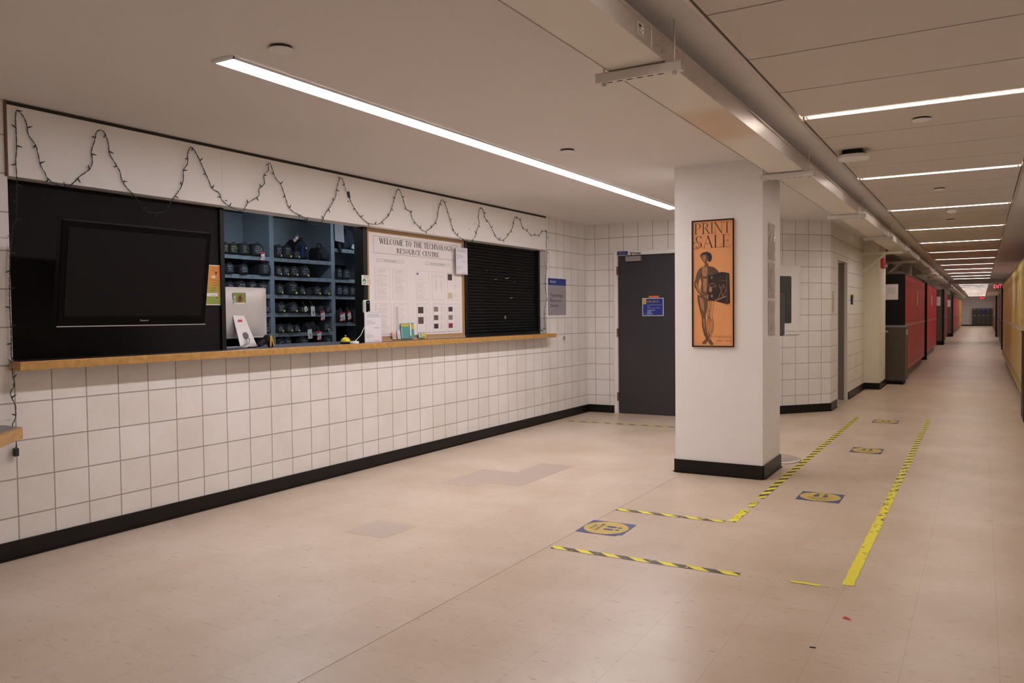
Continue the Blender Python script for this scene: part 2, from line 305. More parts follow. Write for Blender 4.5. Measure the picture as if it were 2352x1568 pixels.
def serif(mb, s, x, z, h, width, th=.13, tn=.045, d=None, track=.03):
    gl = [serif_glyph(c, th, tn) for c in s]; tot = sum(g[0]+track for g in gl); kx = width/tot; cx = 0
    for W, P in gl:
        for p in P:
            if p[0] == 'l':
                _, x0, y0, x1, y1, wd = p
                horiz = abs(y1-y0) < 1e-6
                if horiz: q = [(x0, y0-wd/2), (x1, y0-wd/2), (x1, y0+wd/2), (x0, y0+wd/2)]
                else: q = [(x0-wd/2, y0), (x0+wd/2, y0), (x1+wd/2, y1), (x1-wd/2, y1)]
                mb.poly([(x+(cx+a)*kx, z+b*h) for a, b in q], d)
            else:
                _, ax, ay, rx, ry, a0, a1, w0, w1 = p; n = max(8, int(abs(a1-a0)/14)); o = []; i_ = []
                for k in range(n+1):
                    a = math.radians(a0+(a1-a0)*k/n); wv = w0+(w1-w0)*abs(math.cos(a))
                    o.append((ax+rx*math.cos(a), ay+ry*math.sin(a))); i_.append((ax+(rx-wv)*math.cos(a), ay+(ry-w0)*math.sin(a)))
                for k in range(n):
                    mb.poly([(x+(cx+a)*kx, z+b*h) for a, b in (o[k], o[k+1], i_[k+1], i_[k])], d)
        cx += W+track
    return mb

# ------------------------------------------------------------------ shared materials
M_paint = mat('white_paint', (0.80, 0.775, 0.745), .5, noise=.035, nscale=3, bump=.12, bscale=60)
M_ceil = mat('ceiling_paint', (0.73, 0.70, 0.675), .75, noise=.03, nscale=1.5, bump=.06, bscale=120)
M_black = mat('black_rubber', (0.007, 0.006, 0.0055), .4, spec=.3, noise=.5, nscale=9)
M_blackp = mat('black_panel', (0.011, 0.0092, 0.0092), .7, spec=.15, noise=.2, nscale=14)
M_blackm = mat('black_metal', (0.006, 0.0055, 0.005), .45, spec=.25)
M_dark = mat('dark_gap', (0.03, 0.025, 0.02), .8)
M_galv = mat('galvanised_metal', (0.62, 0.57, 0.53), .38, .75, noise=.12, nscale=7)
M_ductp = mat('duct_paint', (0.76, 0.72, 0.65), .42, noise=.03, nscale=4)
M_strut = mat('strut_paint', (0.70, 0.66, 0.62), .45, noise=.04, nscale=12)
M_white = mat('white_plastic', (0.8, 0.78, 0.75), .4)
M_paper = mat('paper', (0.78, 0.73, 0.71), .8)
M_paperc = mat('cool_paper', (0.72, 0.70, 0.74), .7)
M_ink = mat('black_ink', (0.02, 0.02, 0.025), .7)
M_inkg = mat('grey_ink', (0.30, 0.28, 0.29), .8)
M_inkl = mat('light_grey_ink', (0.52, 0.48, 0.48), .8)
M_red = mat('red_ink', (0.62, 0.03, 0.03), .5)
M_blue = mat('sign_blue', (0.012, 0.035, 0.24), .4)
M_green = mat('green_ink', (0.03, 0.22, 0.10), .5)
M_wireg = mat('green_wire', (0.008, 0.028, 0.018), .45)
M_shelf = mat('blue_grey_shelf', (0.26, 0.31, 0.355), .42, .15, noise=.08, nscale=5)
M_nylon = mat('black_nylon', (0.011, 0.011, 0.013), .7, noise=.3, nscale=60, bump=.3, bscale=300)
M_chalk = mat('white_marker', (0.42, 0.45, 0.50), .8)
M_chalky = mat('yellow_marker', (0.50, 0.46, 0.18), .8)
M_yell = mat('yellow_label', (0.75, 0.68, 0.10), .6)
M_oak = wood_mat('oak_edge', (0.40, 0.205, 0.052), (0.55, 0.31, 0.09), 2.5, .4)
M_cork = mat('cork', (0.42, 0.26, 0.12), .9, noise=.25, nscale=120)
M_lam = mat('dark_laminate', (0.10, 0.095, 0.11), .35, noise=.2, nscale=40)
M_lamg = mat('grey_laminate', (0.22, 0.20, 0.20), .4, noise=.1, nscale=40)
M_alu = mat('aluminium', (0.58, 0.55, 0.53), .5, .45)
M_taupe = mat('taupe_metal', (0.125, 0.098, 0.072), .45, noise=.12, nscale=8)
M_taupeb = mat('brown_grey_cabinet', (0.075, 0.062, 0.047), .45, noise=.15, nscale=8)

XW = -4.553       # counter wall
CH = 2.49         # ceiling height
YD = 9.787        # wall with the dark door

# ------------------------------------------------------------------ shell
fb = MB('xy'); fb.box(-7.2, 1.1, -2.6, 79.5, -0.06, 0)
floor = struct('floor', fb, floor_mat(), 'beige vinyl tile floor, worn and polished', 'floor')
M_ptile = mat('patch_tile', (0.475, 0.385, 0.32), .30, noise=.07, nscale=25, spec=.55)
T = 0.3085
p = MB('xy'); p.box(-3.324, -3.016, 3.640, 3.948, 0, .0006); o = obj('floor_tile', p, M_ptile, floor); o['label'] = 'darker replacement floor tile'
p = MB('xy')
for x0, y0, x1, y1 in ((-3.016-T, 5.25, -3.016, 6.175), (-3.633, 5.08, -3.324, 5.70)): p.box(x0, x1, y0, y1, 0, .0006)
o = obj('floor_tile', p, M_ptile, floor); o['label'] = 'block of darker replacement floor tiles'
p = MB('xy'); p.box(-2.0962, -2.0938, .5, 6.9, 0, .0005); o = obj('floor_seam', p, mat('seam_dirt', (.22, .16, .11), .8), floor); o['label'] = 'dark dirty seam between two floor tile areas'

def wall(name, loc, rz, length, h, openings, m, label, th=.15, z0=0.0, xs=0.0):
    """front face at local y=0 looking along -y; openings = (x0,x1,z0,z1)"""
    mb = MB(); xsl = sorted(set([xs, length]+[o[0] for o in openings]+[o[1] for o in openings]))
    for a, b in zip(xsl, xsl[1:]):
        mid = (a+b)/2; zs = z0
        for o in sorted([o for o in openings if o[0] <= mid <= o[1]], key=lambda o: o[2]):
            if o[2] > zs: mb.box(a, b, 0, th, zs, o[2])
            zs = o[3]
        if zs < h: mb.box(a, b, 0, th, zs, h)
    return struct(name, mb, m, label, 'wall', loc, rz)

Mb_left = block_mat('block_wall_left', 2.389)
Mb_door = block_mat('block_wall_door', 0.105-.2028)
Mb_diag = block_mat('block_wall_angled', 0.0)
Mb_hall = block_mat('block_wall_hall', 50.0, pitch=30.0)
wall('wall_left', (XW, 0, 0), PI/2, YD+.15, CH, [(2.385, 8.60, 1.035, CH)], Mb_left, 'painted white block wall with the long service opening', xs=-2.6)
wall('wall_far', (XW, YD, 0), 0, 1.6, CH, [(.43, 1.36, 0, 2.085)], Mb_door, 'painted white block wall around the dark grey door')
A = Vector((-2.203, 10.608, 0)); Bp = Vector((-1.712, 11.178, 0)); dd = (Bp-A).normalized(); ang = math.atan2(dd.y, dd.x)
t0 = -(A.y-YD)/dd.y
wall('wall_angled', A, ang, (Bp-A).length, CH, [], Mb_diag, 'angled white block wall with the glazed cabinet', xs=t0, th=.12)
wall('wall_hall', (-1.712, 11.178, 0), PI/2, 3.45, CH, [(.575, 1.53, 0, 2.06)], Mb_hall, 'white block wall with a recessed doorway at the start of the corridor', th=.28)
M_cream = mat('cream_paint', (0.82, 0.77, 0.65), .5, noise=.03, nscale=3)
mb = MB(); mb.box(-1.95, -1.475, 14.62, 15.62, 0, CH)
struct('wall_pier', mb, M_cream, 'cream painted pier beside the red lockers', 'wall')
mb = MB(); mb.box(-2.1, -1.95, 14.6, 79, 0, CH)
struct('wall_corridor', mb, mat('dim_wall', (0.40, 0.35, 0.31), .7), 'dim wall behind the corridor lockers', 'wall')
mb = MB(); mb.box(1.0, 1.1, -2.6, 79.4, 0, CH)
struct('wall_right', mb, M_paint, 'painted wall behind the yellow lockers', 'wall')
mb = MB(); mb.box(-7.2, 1.1, -2.7, -2.6, 0, CH)
struct('wall_back', mb, M_paint, 'painted wall behind the viewer', 'wall')
mb = MB(); mb.box(-2.1, 1.1, 78.9, 79.1, 0, CH)
struct('wall_end', mb, mat('end_wall', (0.82, 0.79, 0.80), .6), 'pale wall closing the far end of the corridor', 'wall')
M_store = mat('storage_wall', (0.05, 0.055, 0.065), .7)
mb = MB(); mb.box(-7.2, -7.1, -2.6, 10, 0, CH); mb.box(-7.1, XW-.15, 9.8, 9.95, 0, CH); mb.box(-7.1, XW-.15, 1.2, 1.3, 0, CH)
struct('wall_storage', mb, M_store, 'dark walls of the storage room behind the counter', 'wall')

# pillar
mb = MB(); mb.box(-2.165, -1.463, 6.333, 6.945, 0.0, CH)
M_pil = mat('pillar_paint', (0.84, 0.815, 0.79), .5, noise=.04, nscale=4, bump=.15, bscale=25)
pil = struct('wall_pillar', mb, M_pil, 'square white painted pillar carrying the print sale sign', 'pillar')
ch = MB()
for z, y, r in ((.42, 6.334, .012), (.62, 6.336, .008), (.93, 6.335, .010), (1.12, 6.336, .006), (.72, 6.334, .006)):
    ch.add([(-1.4625, y+.001, z-r*1.5), (-1.4625, y+.004+r*.5, z), (-1.4625, y+.001, z+r*1.5)], [(0, 1, 2)])
obj('paint_chip', ch, mat('bare_plaster', (0.35, 0.28, 0.22), .9), pil)

# ceiling: flat soffit, corridor panels with open joints
mb = MB(); mb.box(-7.2, -.985, -2.7, 79.1, CH, CH+.1); mb.box(-.985, .30, -2.7, 79.1, CH+.05, CH+.1); mb.box(.30, 1.1, -2.7, 79.1, CH, CH+.1)
ceil = struct('ceiling', mb, M_ceil, 'flat painted ceiling with inset panels over the corridor', 'ceiling')
LY = [5.18+2.65*k for k in range(-2, 28)]
LY = [y for y in LY if not 36 < y < 38.2]
mb = MB(); P_ = 2.65/4
kk = -11
while 5.18+kk*P_ < 78:
    y0 = 5.18+kk*P_+.006; y1 = y0+P_-.012
    la = any(abs(y0-.006-y) < .01 for y in LY); lb = any(abs(y1+.006-y) < .01 for y in LY)
    mb.box(-.955, .272, y0+(.05 if la else 0), y1-(.05 if lb else 0), CH-.002, CH+.03); kk += 1
obj('ceiling_panel', mb, mat('ceiling_panel_paint', (0.62, 0.565, 0.51), .75, noise=.03, nscale=1.5), ceil)['label'] = 'row of inset ceiling panels with dark joints'
mb = MB()
for x in (-.985, .278): mb.box(x, x+.022, -2.6, 78.9, CH-.008, CH+.03)
obj('ceiling_trim', mb, M_galv, ceil)['label'] = 'thin metal edge trim'

# header board over the opening
mb = MB(); mb.box(2.385, 8.60, -.012, .14, 2.083, 2.468)
hd = struct('trim_1', mb, M_paint, 'white painted header board above the service opening', 'trim', (XW, 0, 0), PI/2, bev=.002)
mb = MB(); mb.box(2.375, 2.384, -.014, .0, 2.083, 2.49)
obj('board_edge', mb, mat('brown_edge', (0.16, 0.08, 0.05), .7), hd)
mb = MB(); mb.box(2.385, 8.60, -.004, .10, 2.469, CH-.001); obj('shadow_gap', mb, M_dark, hd)
mb = MB()
for y in (3.80, 6.28): mb.box(y, y+.0015, -.0124, -.011, 2.09, 2.45)
mb.box(4.05, 4.30, -.0124, -.011, 2.28, 2.2812); mb.box(5.50, 5.72, -.0124, -.011, 2.36, 2.3612)
obj('joint', mb, M_inkl, hd)
mb = MB()
for y, z in ((3.83, 2.12), (5.08, 2.26), (7.0, 2.25), (6.9, 2.19), (7.01, 2.175), (7.6, 2.33)):
    mb.ell(y, z, .009, .005, 8, -.0128)
obj('dark_chip', mb, M_blue, hd)

# baseboards
def base(name, pts, label, z=.10, t=.012, m=None):
    mb = MB()
    for (x0, y0), (x1, y1) in zip(pts, pts[1:]):
        d = Vector((x1-x0, y1-y0)); d.normalize(); n = Vector((d.y, -d.x))*t
        q = [(x0, y0), (x1, y1), (x1+n.x, y1+n.y), (x0+n.x, y0+n.y)]
        A_ = sum(q[i][0]*q[(i+1) % 4][1]-q[(i+1) % 4][0]*q[i][1] for i in range(4))
        mb.prism(q, .001, z, 'xy')
        n2 = n*1.9; q = [(x0, y0), (x1, y1), (x1+n2.x, y1+n2.y), (x0+n2.x, y0+n2.y)]
        mb.prism(q, .001, .008, 'xy')
    return struct(name, mb, m or M_black, label, 'baseboard')
base('baseboard_left', [(XW, -2.6), (XW, YD)], 'black rubber baseboard along the counter wall')
base('baseboard_far', [(XW, YD), (-4.18, YD)], 'short black baseboard left of the dark door')
p0 = A+dd*t0
base('baseboard_angled', [(p0.x, p0.y), (Bp.x, Bp.y), (-1.712, 11.70)], 'black baseboard round the angled block wall', z=.105)
base('baseboard_hall', [(-1.712, 12.78), (-1.712, 14.62), (-1.475, 14.62), (-1.475, 15.62)], 'black baseboard leading to the cream pier', z=.105)
base('baseboard_pillar', [(-2.165, 6.945), (-2.165, 6.333), (-1.463, 6.333), (-1.463, 6.945), (-2.165, 6.945)], 'black baseboard wrapped around the white pillar', z=.108)
base('baseboard_end', [(-2.0, 78.9), (1.0, 78.9)], 'black baseboard at the far end wall')

# ------------------------------------------------------------------ lights
def strip_light(label, x0, x1, y0, y1, em, group, off=0.0):
    t = thing('ceiling_light', label, 'ceiling light', ((x0+x1)/2, (y0+y1)/2, CH), 0, group)
    hx, hy = (x1-x0)/2, (y1-y0)/2
    mb = MB(); mb.box(-hx, hx, -hy, hy, .004, .012); obj('diffuser', mb, em, t)
    mb = MB(); f = .008
    mb.box(-hx-f, hx+f, -hy-f, -hy, -.004, .02); mb.box(-hx-f, hx+f, hy, hy+f, -.004, .02); mb.box(-hx-f, -hx, -hy, hy, -.004, .02); mb.box(hx, hx+f, -hy, hy, -.004, .02)
    obj('light_frame', mb, M_white, t)
    return t
E_lobby = emit('lobby_tube_glow', WARM, LOBBY_STRIP)
E_hall = emit('corridor_tube_glow', WARMH, HALL_STRIP)
E_added = emit('corridor_added_glow', WARMH, HALL_STRIP*.36)  # level of the unseen corridor strips added near the viewer
E_mid = emit('corridor_mid_glow', WARMH, HALL_STRIP*.72)
E_dim = emit('corridor_dim_glow', (1.0, .86, .76), HALL_STRIP*.55)
E_store = emit('storage_added_glow', COOL, STORE_LIGHT)
# soffit slot for the long strip: lamp sits just under the ceiling plane
t = thing('ceiling_light', 'long white light strip in the soffit over the service counter', 'ceiling light', (-3.0, 5.95, CH-.012), 0, None)
mb = MB(); mb.box(-.058, .058, -3.41, 2.80, 0, .008); obj('diffuser', mb, E_lobby, t)
mb = MB()
for a, b in ((-.066, -.058), (.058, .066)): mb.box(a, b, -3.418, 2.81, -.001, .011)
mb.box(-.066, .066, -3.43, -3.41, -.001, .011); obj('light_frame', mb, M_white, t)
t = thing('ceiling_light', 'added soffit light strip behind the viewer, unseen', 'ceiling light', (-1.9, -1.6, CH-.012), 0, None)  # unseen strip, added to brighten surfaces that face the viewer
mb = MB(); mb.box(-.058, .058, -.6, .6, 0, .008); obj('diffuser', mb, E_lobby, t)
mb = MB()
for a, b in ((-.066, -.058), (.058, .066)): mb.box(a, b, -.61, .61, -.001, .011)
obj('light_frame', mb, M_white, t)
hall = [y for y in LY]
n_vis = 0
for y in hall:
    if y < 5: lab = 'added unseen corridor light strip overhead, before the nearest one in view' if y > 1 else 'added unseen corridor light strip behind the viewer'  # both strips are out of view, added for brightness
    else:
        lab = 'light strip across the corridor ceiling, nearest one in view' if n_vis == 0 else '%s light strip across the corridor ceiling counting from the nearest' % (ORD[n_vis] if n_vis < 20 else str(n_vis+1)+'th')
        n_vis += 1
    dim = n_vis in (6, 7, 8) and y > 15
    strip_light(lab, -.925, .245, y-.034, y+.034, E_dim if dim else (E_added if y < 4 else (E_mid if y < 8 else E_hall)), 'light strips across the corridor ceiling')
for i, y in enumerate((2.6, 5.2, 7.8)):  # lamps hidden by the header, added to brighten the storage room
    t = thing('ceiling_light', 'added cool white light hidden in the storage room, %s from the left' % ORD[i], 'ceiling light', (-5.45, y, CH-.03), 0, 'added storage room lights')
    mb = MB(); mb.box(-.12, .12, -.6, .6, 0, .01); obj('diffuser', mb, E_store, t)
    mb = MB(); mb.box(-.14, .14, -.62, .62, .011, .029); obj('light_frame', mb, M_white, t)

# ceiling discs, detector, access point
for (px, py, r, nm) in ((646, 113, .055, 'flat round sprinkler cover left of the long light strip, nearest the viewer'), (1303, 347, .055, 'flat round sprinkler cover between the long light strip and the duct'),
                        (2117, 274, .055, 'round sprinkler cover just past the nearest corridor light'), (2158, 434, .055, 'round sprinkler cover past the second corridor light'), (2184, 505, .055, 'round sprinkler cover past the third corridor light')):
    c = fl(px, py, CH-.01)
    t = thing('sprinkler_cover', nm, 'sprinkler cover', (c.x, c.y, CH), 0, 'round sprinkler covers')
    mb = MB(); mb.lathe([(r*.85, -.0005), (r*.85, -.012)], 32); obj('recess_ring', mb, M_dark, t)
    mb = MB(); mb.lathe([(r, -.012), (r, -.015), (r*.96, -.017)], 32); obj('cover_plate', mb, M_white, t)
c = fl(2187, 487, CH-.03)
t = thing('smoke_detector', 'white smoke detector on the corridor ceiling past the third light', 'smoke detector', (c.x, c.y, CH-.002))
mb = MB(); mb.lathe([(.065, 0), (.065, -.012), (.05, -.03), (.03, -.042)], 24); obj('housing', mb, M_white, t, smooth=True)
c = fl(1960, 361, CH-.05)
t = thing('wifi_access_point', 'white round-edged wireless access point hung under the corridor ceiling', 'access point', (c.x, c.y, CH-.002))
mb = MB(); mb.box(-.07, .07, -.07, .07, -.035, 0); obj('mount', mb, M_blackm, t, bev=.008)
def rrect(w_, h_, r, n=6):
    return [(sx*(w_/2-r)+r*math.cos(a), sy*(h_/2-r)+r*math.sin(a)) for sx, sy, a0 in ((1, 1, 0), (-1, 1, 90), (-1, -1, 180), (1, -1, 270)) for a in [math.radians(a0+90*k/n) for k in range(n+1)]]
mb = MB(); mb.prism(rrect(.21, .21, .07), -.065, -.036, 'xy'); obj('cover', mb, M_white, t, bev=.008, seg=3)
mb = MB(); mb.prism(rrect(.19, .19, .06), -.0358, -.030, 'xy'); obj('base_plate', mb, M_blackm, t)

# ------------------------------------------------------------------ duct with its hangers
t = thing('cable_duct', 'long painted metal duct hung under the ceiling past the pillar', 'duct', (-1.235, 0, 2.325))
mb = MB(); mb.box(-.125, .120, -2.6, 76, 0, .004); M_cov = mat('duct_cover_paint', (0.76, 0.72, 0.65), .42)
nt = M_cov.node_tree; tc = nt.nodes.new('ShaderNodeTexCoord'); sp = nt.nodes.new('ShaderNodeSeparateXYZ'); nt.links.new(tc.outputs['Object'], sp.inputs[0])
nz = nt.nodes.new('ShaderNodeTexNoise'); nz.inputs['Scale'].default_value = 3.0; nt.links.new(tc.outputs['Object'], nz.inputs['Vector'])
ad = nt.nodes.new('ShaderNodeMath'); ad.operation = 'MULTIPLY_ADD'; ad.inputs[1].default_value = .12; nt.links.new(nz.outputs['Fac'], ad.inputs[0]); nt.links.new(sp.outputs[1], ad.inputs[2])
ab = nt.nodes.new('ShaderNodeMath'); ab.operation = 'SUBTRACT'; ab.inputs[1].default_value = 4.44; nt.links.new(ad.outputs[0], ab.inputs[0])
a2 = nt.nodes.new('ShaderNodeMath'); a2.operation = 'ABSOLUTE'; nt.links.new(ab.outputs[0], a2.inputs[0])
mr = nt.nodes.new('ShaderNodeMapRange'); mr.inputs['From Min'].default_value = .26; mr.inputs['From Max'].default_value = .46; mr.inputs['To Min'].default_value = 1; mr.inputs['To Max'].default_value = 0
nt.links.new(a2.outputs[0], mr.inputs['Value'])
mx = nt.nodes.new('ShaderNodeMixRGB'); mx.inputs[1].default_value = (0.76, 0.72, 0.65, 1); mx.inputs[2].default_value = (0.68, 0.54, 0.39, 1)
nt.links.new(mr.outputs[0], mx.inputs[0]); nt.links.new(mx.outputs[0], nt.nodes['Principled BSDF'].inputs['Base Color'])
obj('bottom_cover', mb, M_cov, t)['label'] = 'painted underside with a tan stain'
mb = MB(); mb.box(.121, .125, -2.6, 76, -.004, .082); mb.box(-.127, -.1255, -2.6, 76, -.004, .082); mb.box(.121, .137, -2.6, 76, .078, .084); mb.box(-.125, .12, -2.6, 76, .078, .082)
obj('side_panel', mb, M_galv, t)
mb = MB(); mb.box(.1252, .128, -.002, .002, 0, .078); js = obj('joint_seam', mb, M_white, t, (0, 2.98, 0))
for k in range(12): c = js.copy(); col.objects.link(c); c.parent = t; c.location = (0, 5.96+2.98*k, 0)
for y, z in ((3.03, .018), (3.03, .05), (3.10, .018), (3.10, .056)):
    mb = MB(); mb.tube([(.125, y, z+.004), (.134, y, z+.004)], .006, 8); obj('bolt', mb, M_galv, t)
mb = MB(); mb.tube([(.119, 0, -.0045), (.119, 0, .001)], .004, 6); js = obj('screw', mb, M_galv, t, (0, 2.35, 0))
for k in range(1, 16): c = js.copy(); col.objects.link(c); c.parent = t; c.location = (0, 2.35+.75*k, 0)
mb = MB(); mb.plane = 'xz'; mb.box(.1255, .1262, 2.84, 2.90, .02, .062); o = obj('rating_label', mb, M_paper, t); o['label'] = 'small white printed label'
mb = MB()
for k in range(7): mb.box(.1263, .1266, 2.846, 2.894-.02*(k % 3), .024+k*.005, .0262+k*.005)
mb.box(.1267, .1269, 2.852, 2.872, .048, .058); obj('print', mb, M_ink, t)
sy = [3.168]+[6.10+k*2.98 for k in range(0, 12)]
proto = None
for i, y in enumerate(sy):
    lab = ('slotted white strut carrying the duct, nearest the viewer' if i == 0 else '%s strut carrying the duct counting from the nearest' % ORD[i])
    if proto is None:
        proto = thing('duct_hanger', lab, 'duct hanger', (-1.235, y, 2.281), 0, 'struts hanging the duct')
        mb = MB(); mb.box(-.187, .188, -.020, .020, 0, .0025); mb.box(-.187, .188, -.020, -.0175, .0025, .0385); mb.box(-.187, .188, .0175, .020, .0025, .0385)
        mb.box(-.187, .188, -.020, -.011, .0355, .0385); mb.box(-.187, .188, .011, .020, .0355, .0385)
        obj('channel', mb, M_strut, proto)
        mb = MB('xy')
        for k in range(6): mb.prism([(a-.13+k*.045, b) for a, b in rrect(.026, .009, .0044, 4)], -.0008, -.0001, 'xy')
        obj('slot', mb, M_dark, proto)
        for x in (-.156, .154):
            mb = MB(); mb.tube([(x, 0, -.012), (x, 0, CH-2.281-.002)], .0042, 8); r_ = obj('threaded_rod', mb, M_galv, proto)
            mb = MB(); mb.lathe([(.011, -.002), (.011, -.006)], 12, (x, 0, 0)); mb.lathe([(.009, -.006), (.009, -.013)], 6, (x, 0, 0)); obj('nut', mb, M_galv, r_)
    else:
        c = copy_tree(proto); c.location = (-1.235, y, 2.281); c['label'] = lab
# triangular wall brackets
for i, y in enumerate((14.35, 17.3)):
    t = thing('wall_bracket', 'cream triangular bracket under the duct %s' % ('in front of the cream pier' if i == 0 else 'above the nearest red lockers'), 'bracket', (-1.7, y, 2.2), 0, 'triangular brackets under the duct')
    mb = MB(); mb.box(-.24, .60, -.02, .02, .03, .07); obj('arm', mb, M_cream, t)
    mb = MB(); mb.prism([(.36, .028), (.31, .028), (-.02, -.23), (.02, -.25)], -.015, .015); obj('brace', mb, M_cream, t)

# ------------------------------------------------------------------ service counter
mb = MB(); mb.box(2.385, 8.590, -.085, .62, 1.040, 1.078)
cnt = thing('service_counter', 'long dark counter top with an oak front edge under the opening', 'counter', (XW, 0, 0), PI/2)
obj('countertop', mb, M_lam, cnt)
mb = MB(); mb.box(2.355, 8.612, -.125, -.0855, 1.032, 1.080); mb.box(2.355, 2.384, -.0855, -.013, 1.032, 1.080)
obj('edging', mb, M_oak, cnt, bev=.003)['label'] = 'golden oak edging'
# lower ledge at the left edge of the view
q = [fl(0, 984, .74), fl(50, 980, .74), fl(52, 982, .74), fl(0, 1003, .74)]
t = thing('side_ledge', 'low dark ledge with a light oak edge at the left of the counter wall', 'ledge', (-4.4, 2.0, .74))
E1 = fl(52, 981, .74); E2 = fl(0, 1001, .74); dv = (E2-E1).normalized(); E3 = E1+dv*.9
loc = Vector((-4.4, 2.0, 0))
top = [(XW+.003-loc.x, E1.y+.005-loc.y), (E1.x-loc.x-.03, E1.y+.005-loc.y), (E3.x-loc.x-.03, E3.y-loc.y), (XW+.003-loc.x, E3.y-loc.y)]
mb = MB(); mb.prism(top, -.045, -.001, 'xy'); obj('ledge_top', mb, M_lam, t)
nv = Vector((dv.y, -dv.x, 0)); nv = nv if nv.x < 0 else -nv
mb = MB(); e = [E1-loc, E3-loc, E3-loc+nv*.028, E1-loc+nv*.028]
mb.prism([(a.x, a.y) for a in e], -.058, .001, 'xy'); obj('edging', mb, M_oak, t)

# black panel with the screen, posts, notice board, shutter
t = thing('back_panel', 'tall matt black panel behind the wall screen', 'panel', (XW-.085, 2.387, 1.08), PI/2)
mb = MB(); mb.box(0, 1.45, 0, .03, 0, 1.0); obj('board', mb, M_blackp, t)
for i, (y, wd, lb) in enumerate(((3.842, .035, 'black upright post right of the black panel'), (5.352, .055, 'black upright post left of the notice board'))):
    mb = MB(); mb.box(0, wd, 0, .10, 1.079, 2.08); tag(obj('opening_post', mb, M_blackm, None, (XW-.07, y, 0), PI/2), lb, 'post', 'black posts in the service opening')

t = thing('notice_board', 'cork notice board reading Welcome to the Technology Resource Centre', 'notice board', (XW-.09, 0, 0), PI/2)
mb = MB(); mb.box(5.425, 6.925, .0, .02, 1.082, 2.075); obj('cork', mb, M_cork, t)
mb = MB()
mb.box(5.412, 5.425, -.006, .02, 1.082, 2.078); mb.box(6.925, 6.938, -.006, .02, 1.082, 2.078); mb.box(5.425, 6.925, -.006, .02, 2.063, 2.078); mb.box(5.412, 6.938, -.014, .02, 1.0795, 1.098)
obj('frame', mb, wood_mat('tan_frame', (.42, .27, .13), (.52, .36, .20)), t)
mb = MB(); mb.box(5.445, 6.895, -.003, -.001, 1.125, 2.048); sheet = obj('poster_sheet', mb, M_paper, t); sheet['label'] = 'large white sheet of printed notices'
mb = MB('xz', -.0036); mb.frame(5.508, 6.818, 1.868, 2.020, .0022)
mb.frame(5.542, 5.939, 1.7955, 1.8165, .0018); mb.frame(6.271, 6.679, 1.801, 1.8225, .0018)
serif(mb, 'WELCOME TO THE TECHNOLOGY', 5.588, 1.955, .052, 1.150, .165, .065); serif(mb, 'RESOURCE CENTRE', 5.834, 1.882, .047, .668, .165, .065)
serif(mb, 'RENTAL', 5.655, 1.800, .0125, .075); serif(mb, 'POLICIES', 5.74, 1.800, .0125, .085)
serif(mb, 'SERVICES & FACILITIES', 6.352, 1.806, .0125, .24)
obj('lettering', mb, M_ink, sheet)['label'] = 'black serif heading'
rows = [(5.519, 1.459, 0), (5.771, 1.460, 1), (6.120, 1.460, 2), (6.375, 1.461, 3), (6.628, 1.462, 4), (5.529, 1.144, 5), (5.779, 1.144, 6), (6.128, 1.145, 7), (6.383, 1.146, 8), (6.633, 1.147, 9)]
PH = [mat('photo_%d' % i, c, .5, noise=.6, nscale=45) for i, c in enumerate(((.05, .045, .04), (.22, .19, .16), (.10, .08, .07), (.30, .03, .04), (.04, .03, .06), (.55, .50, .35)))]
rg = random.Random(3)
